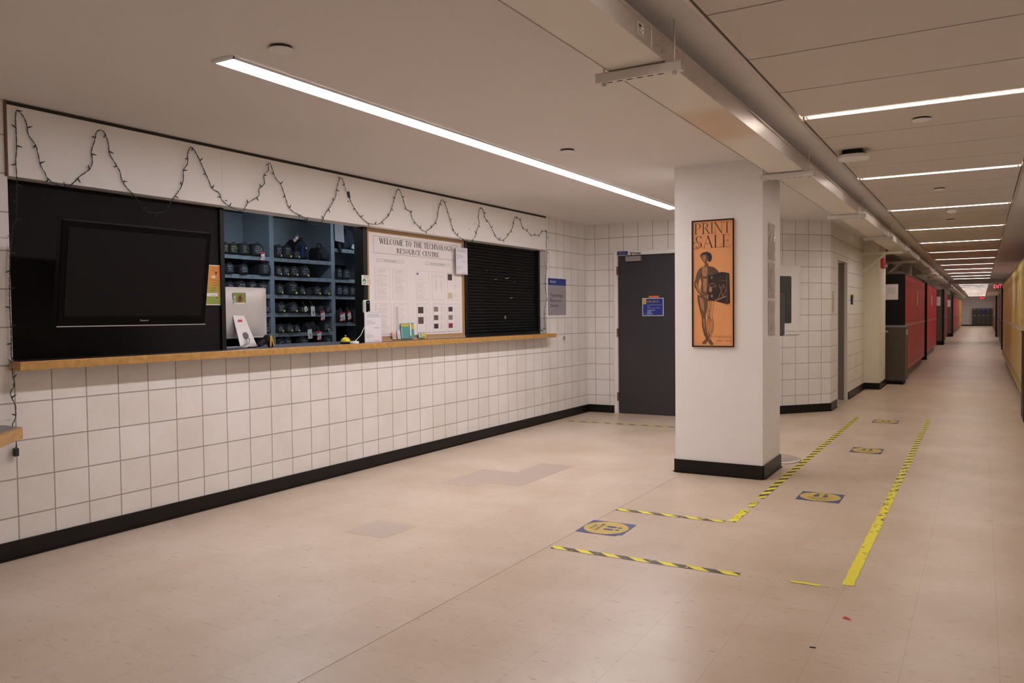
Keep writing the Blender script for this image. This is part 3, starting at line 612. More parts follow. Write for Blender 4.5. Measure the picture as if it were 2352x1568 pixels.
for x, z, k in rows:
    mb = MB(); mb.box(x, x+.208, -.0045, -.0031, z, z+.277); pg = obj('notice', mb, M_paper, sheet)
    mi = MB('xz', -.0050); mi.frame(x, x+.208, z, z+.277, .0016)
    mg = MB('xz', -.0049)
    ph = []
    if k in (0, 1, 5): 
        zz = z+.262; mg.rect(x+.05, x+.16, zz-.004, zz)
        while zz > z+.02:
            zz -= .0075
            if rg.random() < .18: continue
            mg.rect(x+.02, x+.02+rg.uniform(.09, .165), zz-.0022, zz)
    if k == 1 or k == 0: pass
    if k == 2:
        mg.text('Booking form and policies', x+.104, z+.222, .006, 'c'); zz = z+.21
        while zz > z+.02:
            zz -= .0085
            if rg.random() < .3: continue
            mg.rect(x+.02, x+rg.uniform(.08, .18), zz-.002, zz)
        ph.append((x+.012, x+.036, z+.238, z+.256, M_blue))
    if k == 3:
        mg.rect(x+.06, x+.145, z+.254, z+.257)
        for r in range(16): mg.rect(x+.045, x+.085, z+.20-r*.0075, z+.2022-r*.0075); mg.rect(x+.135, x+.165, z+.20-r*.0075, z+.2022-r*.0075)
        for r in range(4): mg.rect(x+.02, x+.185, z+.242-r*.007, z+.244-r*.007)
    if k == 6:
        mg.rect(x+.07, x+.15, z+.262, z+.265)
        for r in range(22): mg.rect(x+.02, x+.068, z+.02+r*.0105, z+.028+r*.0105); mg.rect(x+.08, x+rg.uniform(.1, .19), z+.022+r*.0105, z+.0242+r*.0105)
    if k == 4:
        ph += [(x+.015, x+.09, z+.20, z+.262, PH[0]), (x+.015, x+.095, z+.015, z+.075, PH[5])]
        mi.line([(x+.02, z+.175), (x+.15, z+.18), (x+.15, z+.13)], .0015); mi.line([(x+.02, z+.15), (x+.12, z+.15)], .0012)
    if k == 7: ph += [(x+.015, x+.10, z+.185, z+.247, PH[0]), (x+.015, x+.10, z+.085, z+.150, PH[2])]
    if k in (8, 9):
        for r in range(3): ph.append((x+.015, x+.088, z+.200-r*.083, z+.248-r*.083, (PH[1], PH[2], PH[1], PH[4], PH[1], PH[3])[r+(3 if k == 9 else 0)] if not (k == 8 and r == 2) else PH[4]))
    if k in (4, 7, 8, 9):
        mg.rect(x+.02, x+.075, z+.264, z+.266)
        for r in range(26):
            if r % 9 < 7: mg.rect(x+.118, x+rg.uniform(.15, .19), z+.245-r*.009, z+.247-r*.009)
    obj('printed_frame', mi, M_blue if k > 6 else M_inkg, pg)
    obj('printed_text', mg, M_inkl, pg)
    for a, b, c_, d_, mm_ in ph:
        mb = MB('xz', -.0051); mb.rect(a, b, c_, d_); obj('photo', mb, mm_, pg)

# rolling shutter
t = thing('roller_shutter', 'black slatted roller shutter closing the right end of the opening', 'shutter', (XW-.10, 6.945, 1.08), PI/2)
mb = MB()
n = 30; hgt = 1.0/n
for i in range(n):
    z = i*hgt; mb.prism([(.02, z+.001), (.006, z+hgt*.2), (0, z+hgt*.55), (.006, z+hgt*.9), (.02, z+hgt-.001)], .05, 1.60, 'yz')
obj('slats', mb, mat('shutter_metal', (.005, .004, .0035), .45, spec=.15), t)
for a_, b_ in ((0, .05), (1.60, 1.64)): mb = MB(); mb.box(a_, b_, -.02, .04, 0, 1.0); obj('guide_rail', mb, M_blackm, t)
mb = MB(); mb.box(.05, 1.60, -.012, .03, 0, .03); obj('bottom_rail', mb, M_blackm, t)
mb = MB('xz', -.0015)
for a, b, l in ((.62, .62, .05), (.85, .64, .08), (1.05, .60, .02), (.95, .42, .06), (.45, .71, .02)): mb.line([(a, b), (a+l, b+.006)], .005)
obj('scratch', mb, M_inkl, t)
mb = MB(); mb.lathe([(.012, 0), (.012, .008)], 12); 
for i_ in range(len(mb.v)): x_, y_, z_ = mb.v[i_]; mb.v[i_] = (x_+.83, -z_-.002, y_*1.6+.2)
obj('lock', mb, M_galv, t)

# wall screen, tilted forward
W_, H_ = .94, .581
t = thing('wall_screen', 'large black flat screen tilted forward on the black panel', 'television', (-4.298, 2.958, 1.267), PI/2-math.radians(1.55))
tilt = math.radians(8.6)
tt = bpy.data.objects.new('screen_housing_pivot', None)
bpy.data.objects.remove(tt)
def tl(mb):
    for i, (x, y, z) in enumerate(mb.v):
        mb.v[i] = (x, y*math.cos(tilt)-z*math.sin(tilt), z*math.cos(tilt)+y*math.sin(tilt))
    return mb
M_gloss = mat('gloss_black', (.0012, .001, .0012), .35, spec=.10)
M_glass = mat('screen_glass', (.004, .004, .0045), .35, spec=.18)
mb = MB(); mb.box(-W_/2, W_/2, .0, .045, 0, H_); obj('housing', tl(mb), M_gloss, t, bev=.006)
mb = MB(); mb.box(-W_/2+.036, W_/2-.036, -.002, -.0005, .055, H_-.040); obj('display', tl(mb), M_glass, t)
mb = MB(); mb.box(-W_/2, W_/2, -.004, .004, -.003, .001); obj('silver_trim', tl(mb), M_alu, t)
mb = MB('xz', -.0012); mb.text('Panasonic', .045, .024, .010, 'c'); obj('logo', tl(mb), M_inkl, t)
mb = MB(); mb.box(-.15, .15, .046, .09, .17, .42); m1 = obj('mount_plate', tl(mb), M_blackm, t)
mb = MB()
for x in (-.05, .03): mb.box(x, x+.02, .06, .25, .28, .31)
obj('mount_arm', mb, M_blackm, t)
mb = MB(); mb.box(-.12, .12, .24, .335, .2, .4); obj('wall_plate', mb, M_blackm, t)

# orange-green help poster half hidden by the screen
M_post = bpy.data.materials.new('poster_gradient'); M_post.use_nodes = True
nt = M_post.node_tree; b = nt.nodes['Principled BSDF']; tc = nt.nodes.new('ShaderNodeTexCoord'); n = nt.nodes.new('ShaderNodeTexNoise'); n.inputs['Scale'].default_value = 4; n.inputs['Detail'].default_value = 0
rp = nt.nodes.new('ShaderNodeValToRGB'); rp.color_ramp.elements[0].position = .35; rp.color_ramp.elements[0].color = (.22, .33, .05, 1); rp.color_ramp.elements[1].position = .62; rp.color_ramp.elements[1].color = (.62, .26, .03, 1)
nt.links.new(tc.outputs['Object'], n.inputs['Vector']); nt.links.new(n.outputs['Fac'], rp.inputs[0]); nt.links.new(rp.outputs[0], b.inputs['Base Color']); b.inputs['Roughness'].default_value = .5
t = thing('help_poster', 'orange and green paper poster on the black panel beside the screen', 'poster', (XW-.083, 3.635, 1.395), PI/2)
mb = MB(); mb.box(0, .213, -.0015, 0, 0, .280); obj('sheet', mb, M_paper, t)
mb = MB('xz', -.002); mb.rect(.006, .207, .006, .274); obj('printed_background', mb, M_post, t)
mb = MB('xz', -.0025); mb.poly([(.150, .258), (.156, .258), (.170, .222), (.178, .222), (.192, .258), (.198, .258), (.186, .215), (.186, .195), (.160, .195), (.160, .215)]); mb.rect(.130, .195, .190, .1915); obj('printed_figure', mb, mat('orange_ink', (.75, .16, .02), .5), t)
mb = MB('xz', -.0027); mb.ell(.174, .226, .007, .009, 12); obj('printed_hair', mb, M_ink, t)
mb = MB('xz', -.0026); mb.rect(.135, .165, .190, .205); mb.rect(.05, .185, .062, .084); obj('printed_box', mb, M_paper, t)
mb = MB('xz', -.0028)
for i, s_ in enumerate(('This is your place', "Can't login to", 'Trouble with', 'Adobe?', 'Ask us at')): mb.text(s_, .200 if i < 3 else .170, .172-.018*i, .0075, 'r')
mb.text('techsupport.ca', .182, .068, .007, 'r'); mb.poly([(.176, .062), (.182, .045), (.170, .05)])
obj('lettering', mb, M_ink, t)

# stay safe sticker
t = thing('safety_sticker', 'small square Stay Safe sticker on the post left of the notice board', 'sticker', (XW-.055, 5.295, 1.577), PI/2)
mb = MB(); mb.box(0, .122, -.012, -.0105, 0, .085); obj('sheet', mb, mat('sticker_cream', (.72, .70, .60), .5), t)
mb = MB('xz', -.0126); mb.text('WEAR MY MASK', .061, .072, .007, 'c'); mb.text('NO WORRIES', .061, .060, .007, 'c'); obj('black_lettering', mb, M_ink, t)
mb = MB('xz', -.0126); mb.text('STAY', .090, .036, .013, 'c'); mb.text('SAFE!', .090, .016, .013, 'c'); obj('red_lettering', mb, M_red, t)
mb = MB('xz', -.0126); mb.ell(.033, .030, .022, .024, 20); obj('green_badge', mb, M_green, t)
mb = MB('xz', -.0129); mb.ell(.033, .025, .012, .010, 14); obj('mask_mark', mb, M_paper, t)

# trouble-signing-in notices
def login_notice(label, loc, wd, h):
    t = thing('login_notice', label, 'notice', loc, PI/2, 'pale notices about signing in')
    mb = MB(); mb.box(0, wd, 0, .0015, 0, h); obj('sheet', mb, M_paperc, t)
    mb = MB('xz', -.0004); mb.frame(.004, wd-.004, .004, h-.004, .0022); obj('printed_border', mb, mat('mauve_ink', (.45, .28, .50), .6), t)
    mb = MB('xz', -.0005); mb.text('Having Trouble Signing', wd/2, h-.028, .009, 'c', wd*.72); mb.text('into Adobe Creative Suite?', wd/2, h-.044, .009, 'c', wd*.78)
    for i, s_ in enumerate(('Please use this link', 'for step by step instructions', 'and assistance with login', 'issues')): mb.text(s_, .018, h-.078-.012*i, .0062, width=wd*(.38, .56, .50, .14)[i])
    for i, s_ in enumerate(('If you need your', 'NET name reset, email', 'helpdesk')): mb.text(s_, .018, h-.195-.012*i, .0062, width=wd*(.34, .44, .2)[i])
    obj('lettering', mb, M_ink, t)
    mb = MB('xz', -.0006)
    for z in (.60, .17): mb.line([(wd*.52+i*.0075, h*(z-.12)+.003*math.sin(i*1.3)) for i in range(11)], .0026)
    obj('signature_scrawl', mb, mat('purple_ink', (.16, .07, .22), .6), t)
    return t
n1 = login_notice('pale notice standing in a clear holder on the counter before the notice board', (-4.50, 5.214, 1.081), .222, .262)
mb = MB(); mb.box(0, .222, .002, .005, 0, .262); mb.box(0, .222, .0, .03, -.0005, .002); obj('clear_holder', mb, mat('clear_acrylic', (.8, .8, .82), .15, alpha=.35), n1)
login_notice('pale notice taped to the top right corner of the notice board', (XW-.045, 6.735, 1.727), .212, .272)

# room sign
t = thing('room_sign', 'blue and grey wall sign reading IMA B18 Technology Resource Centre', 'sign', (XW+.001, 8.637, 1.302), PI/2)
mb = MB(); mb.box(0, .478, -.006, 0, 0, .449); obj('plate', mb, mat('sign_grey', (.30, .27, .30), .4), t)
mb = MB('xz', -.0066); mb.rect(0, .478, .366, .449); obj('blue_band', mb, M_blue, t)
mb = MB('xz', -.0072); mb.text('IMA B18', .045, .392, .030); obj('white_lettering', mb, M_paper, t)
mb = MB('xz', -.0068)
for i, s_ in enumerate(('Technology', 'Resource', 'Centre')): mb.text(s_, .05, .222-.063*i, .042, width=(.335, .285, .215)[i])
obj('black_lettering', mb, M_ink, t)
# key switch
c = (XW+.001, 9.057, 1.009)
t = thing('key_switch', 'small round metal key switch on the block wall right of the counter', 'switch', c, PI/2)
def lathe_y(prof, n=20):
    mb = MB(); mb.lathe(prof, n)
    for i, (x, y, z) in enumerate(mb.v): mb.v[i] = (x, -z, y)
    return mb
obj('plate', lathe_y([(.03, 0), (.03, .005), (.022, .008)]), M_galv, t); obj('barrel', lathe_y([(.010, .008), (.010, .014)]), mat('brass', (.35, .24, .10), .35, .8), t)

# leaflets on the board ledge
def leaflet(label, y, z, wd, h, m, m2=None, dx=-.02, band=None, parts=()):
    t = thing('leaflet', label, 'leaflet', (XW-.082+.0, y, z), PI/2, 'leaflets propped against the notice board')
    mb = MB(); mb.add([(0, dx, 0), (wd, dx, 0), (wd, -.012, h), (0, -.012, h), (0, dx+.002, 0), (wd, dx+.002, 0), (wd, -.010, h), (0, -.010, h)], [(0, 1, 2, 3), (7, 6, 5, 4), (0, 4, 5, 1), (1, 5, 6, 2), (2, 6, 7, 3), (3, 7, 4, 0)])
    obj('sheet', mb, m, t)
    def at(u, v): return (u*wd, dx+(-.012-dx)*v-.0007, v*h)
    for nm, mm_, rs in parts:
        mb = MB()
        for u0_, u1_, v0_, v1_ in rs: mb.add([at(u0_, v0_), at(u1_, v0_), at(u1_, v1_), at(u0_, v1_)], [(0, 1, 2, 3)])
        obj(nm, mb, mm_, t)
    return t
M_teal = mat('teal_paper', (.10, .33, .29), .6); M_yp = mat('yellow_paper', (.60, .50, .04), .6); M_pk = mat('pink_paper', (.72, .50, .42), .7)
lines = [(.12, .12+.5*random.random(), .1+.1*i, .125+.1*i) for i in range(7)]
leaflet('teal leaflet with a yellow heading, larger one propped at the board', 5.855, 1.096, .125, .142, M_teal, parts=(('yellow_band', M_yp, [(.03, .96, .80, .96)]), ('printed_text', M_paper, [(.06, .12, .1+.09*i, .16+.09*i) for i in range(7)])))
leaflet('teal leaflet with a yellow corner, right of the larger teal one', 5.985, 1.096, .065, .145, M_teal, parts=(('yellow_band', M_yp, [(.35, .95, .60, .92)]), ('white_strip', M_paper, [(.02, .34, .18, .98)])))
leaflet('small pink printed card on the board ledge', 5.727, 1.096, .055, .068, M_pk, parts=(('printed_text', M_red, [(.2, .8, .2+.2*i, .26+.2*i) for i in range(3)]),))
leaflet('narrow pale card left of the teal leaflets', 5.80, 1.096, .045, .080, M_paperc, parts=(('printed_text', M_inkg, [(.2, .8, .1+.13*i, .14+.13*i) for i in range(4)]),))
leaflet('small yellow leaflet at the centre of the board ledge', 6.165, 1.096, .075, .042, M_yp, parts=(('printed_text', M_blue, [(.2, .7, .2, .35)]),))
leaflet('small teal and white card beside the little yellow leaflet', 6.118, 1.096, .045, .044, M_teal, parts=(('white_strip', M_paper, [(.3, .6, .1, .9)]),))

# ------------------------------------------------------------------ garland
def crop(pts, ox, oy, s): return [(ox+a/s, oy+b/s) for a, b in pts]
G1 = crop([(105,780),(108,745),(82,635),(103,580),(103,500),(85,460),(70,410),(97,360),(85,300),(80,210),(75,150),(74,20)],0,760,2.903)[::1]
G1 += [(22.5,700),(22,640),(24,580),(31,520)] + crop([(165,1300),(172,1100),(175,1000),(172,890),(172,800),(162,680),(172,570),(170,460),(165,330),(160,215),(172,150),(200,170),(225,190),(270,270),(290,390),(325,450),(370,510),(395,600),(425,730),(470,800),(485,845),(580,920),(705,940),(790,880),(830,835),(930,765),(960,680),(950,575),(985,460),(1000,385),(1040,355),(1085,380),(1125,490),(1140,605),(1200,705),(1250,795),(1260,860),(1310,945),(1385,1025),(1440,1100),(1500,1190),(1600,1215),(1735,1190),(1780,1090),(1870,970),(1905,870),(1905,775),(1950,700),(1950,605),(1975,540),(2000,540),(2045,610),(2090,705),(2165,870),(2205,960),(2280,1010),(2300,1075)],0,220,4.523)
G1 += crop([(70,395),(130,425),(180,428),(210,380),(285,330),(285,285),(325,245),(320,190),(352,155),(350,115),(362,103),(378,145),(400,205),(435,248),(455,300),(475,360),(490,405),(530,445),(580,470),(635,515),(678,528),(720,508),(745,455),(780,405),(815,340),(820,310),(835,240),(850,205),(865,215),(878,258)],500,340,3.0154)
G2 = crop([(912,345),(925,375),(960,435),(1000,485),(1050,522),(1115,525),(1160,490),(1185,465),(1210,400),(1220,365),(1240,300),(1255,285),(1280,340),(1305,420),(1335,440),(1350,490),(1395,545),(1420,570),(1450,572),(1490,540),(1520,490),(1527,440),(1540,385),(1558,358),(1580,400),(1605,480),(1630,560),(1660,605),(1700,630),(1725,652),(1760,640),(1785,610),(1795,570),(1812,520),(1805,480),(1810,435),(1822,412),(1845,440),(1850,480),(1880,520),(1915,590),(1945,632),(1980,635),(2005,610),(2040,555),(2055,495),(2065,475),(2095,500),(2110,545),(2150,580),(2175,602),(2230,600),(2245,580),(2272,572)],500,340,3.0154)
G2 += crop([(1705,430),(1708,500),(1705,560),(1712,640),(1712,700),(1705,760),(1700,850),(1695,890),(1700,960),(1708,1040),(1690,1130),(1685,1180),(1690,1260),(1690,1305),(1650,1340),(1620,1360)],820,420,3.9208)
bulb_me = None
def garland(pts, label, loc, first_plug):
    global bulb_me
    t = thing('string_lights', label, 'string lights', loc, 0, 'unlit green string lights'); L0 = Vector(loc)
    P3 = [(wx(a, b, XW+.140) if .97 < wx(a, b, XW+.140).z < 1.11 else wx(a, b, XW+.022))-L0 for a, b in pts]
    fine = []
    for j_, (a, b) in enumerate(zip(P3, P3[1:])):
        k = max(2, int((b-a).length/.014)); pa = P3[max(j_-1, 0)]; pb = P3[min(j_+2, len(P3)-1)]
        for i in range(k):
            u_ = i/k; ca = a.lerp(b, u_)
            cr = .5*((2*a)+(b-pa)*u_+(2*pa-5*a+4*b-pb)*u_*u_+(3*a-pa-3*b+pb)*u_**3)
            fine.append(cr)
    fine.append(P3[-1])
    tw = [[], []]
    for i, q_ in enumerate(fine):
        for s_ in (0, 1):
            a = i*1.1+s_*PI; tw[s_].append(q_+Vector((math.sin(a)*.0022, math.cos(a)*.0022, math.sin(a*.7)*.0012)))
    mb = MB()
    for w_ in tw: mb.tube(w_, .0016, 5)
    obj('wire', mb, M_wireg, t)
    if bulb_me is None:
        mb = MB(); mb.tube([(0, 0, 0), (0, 0, .016)], [.0035, .0040], 8); mb.tube([(0, 0, .016), (0, 0, .024), (0, 0, .030)], [.0026, .0024, .0006], 8)
        bulb_me = bpy.data.meshes.new('bulb'); bulb_me.from_pydata(mb.v, [], mb.f); bulb_me.materials.append(M_wireg)
    acc = 0; sgn = 1; rg = random.Random(5)
    for a, b in zip(fine, fine[1:]):
        acc += (b-a).length
        if acc > .092:
            acc = 0; sgn = -sgn; d = (b-a).normalized(); nrm = Vector((0, -d.z, d.y))*sgn
            dr = (nrm+d*rg.uniform(-.5, .5)+Vector((.25, 0, 0))).normalized()
            o = bpy.data.objects.new('bulb', bulb_me); col.objects.link(o); o.parent = t; o.location = b
            o.rotation_mode = 'QUATERNION'; o.rotation_quaternion = dr.to_track_quat('Z', 'Y')
    q_ = fine[0]; mb = MB()
    if first_plug: mb.box(q_.x-.012, q_.x+.012, q_.y-.012, q_.y+.012, q_.z-.045, q_.z)
    else: mb.tube([q_, q_+Vector((0, -.012, .05))], .011, 8)
    obj('plug', mb, M_wireg, t, bev=.003)
    if not first_plug:
        mb = MB(); q2 = q_+Vector((0, -.016, .052)); mb.box(q2.x-.008, q2.x+.004, q2.y-.025, q2.y+.02, q2.z, q2.z+.035); obj('warning_tag', mb, M_paperc, t)
    return t
garland(G1, 'dark green string lights zigzagging over the black panel and storage window', (XW+.02, 2.4, 1.3), True)
garland(G2, 'dark green string lights zigzagging over the notice board and roller shutter', (XW+.02, 7.0, 2.1), False)

# ------------------------------------------------------------------ storage shelving
SX = -6.30                       # front plane of the shelving
def su(px, py): p_ = wx(px, py, SX); return p_.y, p_.z
Zs = [1.925, 1.735, 1.543, 1.352, 1.145, .955]
U1a, U1b = su(618, 640)[0], su(626, 640)[0]; U2a, U2b = su(759.5, 640)[0], su(766, 640)[0]
Uend = su(822, 640)[0]+.25; Ust = U1a-1.02
def bay(label, y0, y1, levels, depth=.40):
    t = thing('shelving_unit', label, 'shelving', (SX, y0, 0), PI/2, 'blue-grey steel shelving in the storage room')
    wdt = y1-y0
    mb = MB(); mb.box(0, wdt, depth, depth+.01, 1.93, 2.4); obj('back_panel', mb, M_shelf, t)
    mb = MB(); mb.box(0, wdt, depth, depth+.01, 0, 1.93); obj('back_panel', mb, M_blackp, t)['label'] = 'lower back panel, blackened for the shade behind the cases'  # shade inside the deep lower shelves, put into a black colour
    for x in (0, wdt-.028):
        mb = MB(); mb.box(x, x+.028, 0, .03, 0, 2.42); mb.box(x+.010, x+.018, .03, depth, 0, 2.42); obj('upright', mb, M_shelf, t)
    for z in levels:
        mb = MB(); mb.box(.029, wdt-.029, .0, depth-.002, z-.006, z); mb.box(.029, wdt-.029, -.004, .0, z-.040, z); s_ = obj('shelf', mb, M_shelf, t)
        for k in range(6):
            if .12+k*.14 > wdt-.03: break
            mb = MB('xz', -.0052); mb.frame(.07+k*.14, .12+k*.14, z-.030, z-.014, .0022); obj('label_slot', mb, M_ink, s_)
    return t
low = [.955, .76, .56, .36]
bay('left bay of the blue-grey shelving behind the computer', Ust, U1b-.004, Zs[:5]+low)
bay('middle bay of the blue-grey shelving with the blue backpack', U1b-.003, U2b-.004, Zs[:5]+low)
z3 = [su(790, 572)[1], su(790, 641)[1], su(790, 679)[1], su(790, 740)[1]]
bay('right bay of the blue-grey shelving with hanging papers', U2b-.003, Uend, z3+low)

CASES = []
def lens_case(label, y, z, wd, h, words, ink=M_chalk, nikon=False, plain=False, dep=.22, fwd=.03):
    t = thing('lens_case', label, 'camera lens case', (SX, y, z+.001), PI/2, 'black lens cases on the storage shelves')
    prof = []; r = wd*.42
    n = 8
    pts = [(-wd/2, .01), (-wd/2+.008, 0), (wd/2-.008, 0), (wd/2, .01)]
    for k in range(n+1):
        a = PI*k/n; pts.append((wd/2*math.cos(a)*(1.0), max(.02, h-r)+r*math.sin(a)*min(1, r/r)))
    mb = MB(); mb.prism(pts, -fwd+.012, dep); mb.prism([(a*.92, .006+b*.95) for a, b in pts], -fwd, -fwd+.013)
    obj('case_body', mb, M_nylon, t, bev=.004, smooth=False)
    if not plain:
        mb = MB('xz', -fwd-.0015); nl = len(words)
        for i, s_ in enumerate(words):
            lh = min(.0165, h*.62/nl*.70)*rg2.uniform(.85, 1.1); an = rg2.uniform(-.14, .14); sk = rg2.uniform(-.2, .3); ox_, oz_ = rg2.uniform(-.006, .006), h*.82-(i+.9)*min(.0165, h*.62/nl*.7)*1.45
            mb.text(s_, 0, 0, lh, 'c', min(wd*.66, lh*.75*len(s_)), T=lambda a, b: (ox_+a*math.cos(an)-b*math.sin(an)+b*sk, oz_+a*math.sin(an)+b*math.cos(an)))
        obj('handwriting', mb, ink, t)
    mb = MB(); mb.tube([(-wd*.2, -fwd+.01, h*.96), (-wd*.12, -fwd, h+.008), (wd*.12, -fwd, h+.008), (wd*.2, -fwd+.01, h*.96)], .003, 5); obj('pull_cord', mb, M_nylon, t)
    if nikon:
        mb = MB('xz', -fwd-.002); mb.rect(wd*.22, wd*.40, .010, .030); obj('yellow_label', mb, M_yell, t)
    return t
rg2 = random.Random(11)
PXM = (500, 470, 4.48)
def item(cx, by, wpx, hpx):   # crop measures -> shelf coordinates
    y, _ = su(500+cx/4.48, 470+by/4.48); ya = su(500+(cx-wpx/2)/4.48, 600)[0]; yb = su(500+(cx+wpx/2)/4.48, 600)[0]
    za = su(500+cx/4.48, 470+by/4.48)[1]; zb = su(500+cx/4.48, 470+(by-hpx)/4.48)[1]
    return (ya+yb)/2, yb-ya, zb-za
W1 = [['CANON', '50', 'F1.2'], ['CANON', '50 F1.2', 'NO 2'], ['CANON', '35-70', '2.8', 'NO 3'], ['ZEISS', '21mm 2.9', 'CANON EF', 'MOUNT'], ['ZEISS', '85mm', 'F1.4'], ['18-35', '35mm 1.8', 'NIKON'], ['28mm', '1.8 PRIME', 'NIKON'], ['24-70mm', 'F2.8', 'NIKON']]
shelf_rows = [
 ('top shelf', 'left bay', Zs[0], [(68, 54, 110, 0, 'y'), (150, 92, 112, 1, 'y'), (262, 112, 122, 2, 'y'), (400, 132, 128, 3, 'w')]),
 ('top shelf', 'middle bay', Zs[0], [(600, 72, 130, 4, 'n'), (704, 104, 130, 4, 'n'), (797, 76, 88, 5, 'n')]),
 ('second shelf', 'left bay', Zs[1], [(106, 92, 105, 4, 'w'), (252, 94, 102, 6, 'w'), (472, 125, 125, 3, 'w')]),
 ('second shelf', 'middle bay', Zs[1], [(597, 64, 100, 6, 'n'), (682, 72, 100, 6, 'n'), (768, 98, 103, 5, 'n'), (878, 108, 115, 5, 'n')]),
 ('second shelf', 'right bay', z3[1], [(1222, 56, 108, 4, 'w'), (1308, 90, 100, 4, 'w')]),
 ('third shelf', 'left bay', Zs[2], [(105, 95, 120, 6, 'w'), (222, 95, 130, 5, 'w'), (340, 105, 125, 4, 'w'), (450, 100, 120, 7, 'w')]),
 ('third shelf', 'middle bay', Zs[2], [(604, 76, 108, 6, 'n'), (752, 108, 135, 7, 'n'), (846, 66, 85, 6, 'n'), (915, 68, 72, 0, 'p'), (1002, 86, 88, 7, 'n'), (1097, 78, 82, 6, 'n')]),
 ('third shelf', 'right bay', z3[2], [(1220, 56, 100, 7, 'w'), (1292, 74, 95, 6, 'w'), (1362, 68, 92, 4, 'w'), (1420, 42, 60, 5, 'w')]),
 ('fourth shelf', 'left bay', Zs[3], [(482, 60, 80, 7, 'w')]),
 ('fourth shelf', 'middle bay', Zs[3], [(620, 95, 105, 7, 'n'), (755, 98, 108, 6, 'n'), (845, 76, 62, 5, 'n'), (940, 88, 70, 0, 'p'), (1035, 84, 66, 0, 'p'), (1110, 60, 70, 6, 'w')]),
 ('fourth shelf', 'right bay', z3[3], [(1220, 56, 130, 0, 'p'), (1300, 76, 85, 0, 'p'), (1400, 84, 130, 0, 'p')]),
 ('fifth shelf', 'left bay', Zs[4], [(485, 52, 80, 5, 'w')]),
 ('fifth shelf', 'middle bay', Zs[4], [(603, 74, 88, 6, 'n'), (708, 82, 88, 5, 'n'), (786, 66, 78, 6, 'n'), (945, 76, 100, 0, 'p'), (1090, 74, 96, 7, 'n')]),
 ('sixth shelf', 'middle bay', Zs[5], [(605, 74, 130, 5, 'w'), (690, 80, 135, 6, 'w'), (856, 104, 145, 7, 'w'), (1108, 90, 150, 4, 'w')]),
]
for shelf, bayn, z, its in shelf_rows:
    nn_ = len(its)
    for i, (cx, wp, hp, k, st_) in enumerate(its):
        y, wd, h = item(cx, 600, wp, hp)
        pos = 'the only one visible' if nn_ == 1 else ('leftmost' if i == 0 else ('rightmost' if i == nn_-1 else ORD[i]+' from left'))
        look = {'y': 'lens case with yellow handwriting', 'w': 'lens case with white handwriting', 'n': 'lens case with yellow tab', 'p': 'plain black lens case'}[st_]
        blo, bhi = {'left bay': (Ust+.03, U1b-.034), 'middle bay': (U1b+.027, U2b-.034), 'right bay': (U2b+.027, Uend-.03)}[bayn]
        y = min(max(y, blo+wd*.48), bhi-wd*.48)
        lens_case('%s, %s on %s of %s' % (look, pos, shelf, bayn), y, z, wd*.95, min(h, .142), W1[k], M_chalky if st_ == 'y' else M_chalk, st_ == 'n', st_ == 'p')
# blue backpack and black camera bag on the top middle shelf
y = su(500+882/4.48, 600)[0]
t = thing('camera_backpack', 'black and blue camera backpack standing on the top shelf', 'backpack', (SX, y, Zs[0]+.001), PI/2)
M_bluefab = mat('blue_fabric', (.022, .045, .14), .8, noise=.35, nscale=60)
mb = MB(); mb.prism([(-.070, .06), (-.045, .0), (.075, 0), (.088, .09), (.072, .17), (.03, .215), (-.01, .225), (-.075, .165), (-.10, .13)], .02, .2); obj('body', mb, M_nylon, t, bev=.016, seg=3)
mb = MB(); mb.prism([(-.028, .01), (.055, .01), (.062, .10), (.048, .155), (-.018, .16), (-.030, .09)], -.02, .022); obj('front_pocket', mb, M_bluefab, t, bev=.012, seg=3)
mb = MB(); mb.prism([(-.012, .02), (.040, .02), (.040, .07), (-.012, .07)], -.032, -.018); mb.prism([(-.022, .10), (.050, .10), (.044, .118), (-.018, .118)], -.028, -.018); obj('pocket_panel', mb, M_nylon, t, bev=.006)
mb = MB(); mb.box(.006, .020, -.030, -.019, .07, .155); obj('strap', mb, M_nylon, t)
mb = MB(); mb.lathe([(.010, 0), (.010, .006)], 12)
for i, (x_, y_, z_) in enumerate(mb.v): mb.v[i] = (x_+.013, -.0305-z_, y_+.122)
obj('buckle', mb, M_alu, t)
mb = MB(); mb.tube([(-.03, .04, .20), (-.015, .03, .235), (.02, .03, .232), (.03, .04, .20)], .006, 6); obj('carry_handle', mb, M_nylon, t)
y, wd, h = item(1075, 600, 165, 165)
t = thing('camera_bag', 'black shoulder camera bag with a looped handle on the top shelf', 'camera bag', (SX, y, Zs[0]+.001), PI/2)
mb = MB(); mb.prism([(-.070, 0), (.068, 0), (.074, .06), (.064, .13), (.03, .150), (-.045, .145), (-.074, .10)], -.02, .14); obj('body', mb, M_nylon, t, bev=.018, seg=3)
mb = MB(); mb.prism([(-.045, .02), (.05, .02), (.05, .09), (-.045, .09)], -.04, -.018); obj('front_pocket', mb, M_nylon, t, bev=.01)
mb = MB(); mb.tube([(-.02+-.0+.040*math.cos(a), .02, .143+.048*math.sin(a)) for a in [PI-PI*k/8 for k in range(9)]], .008, 6); obj('carry_handle', mb, M_nylon, t)
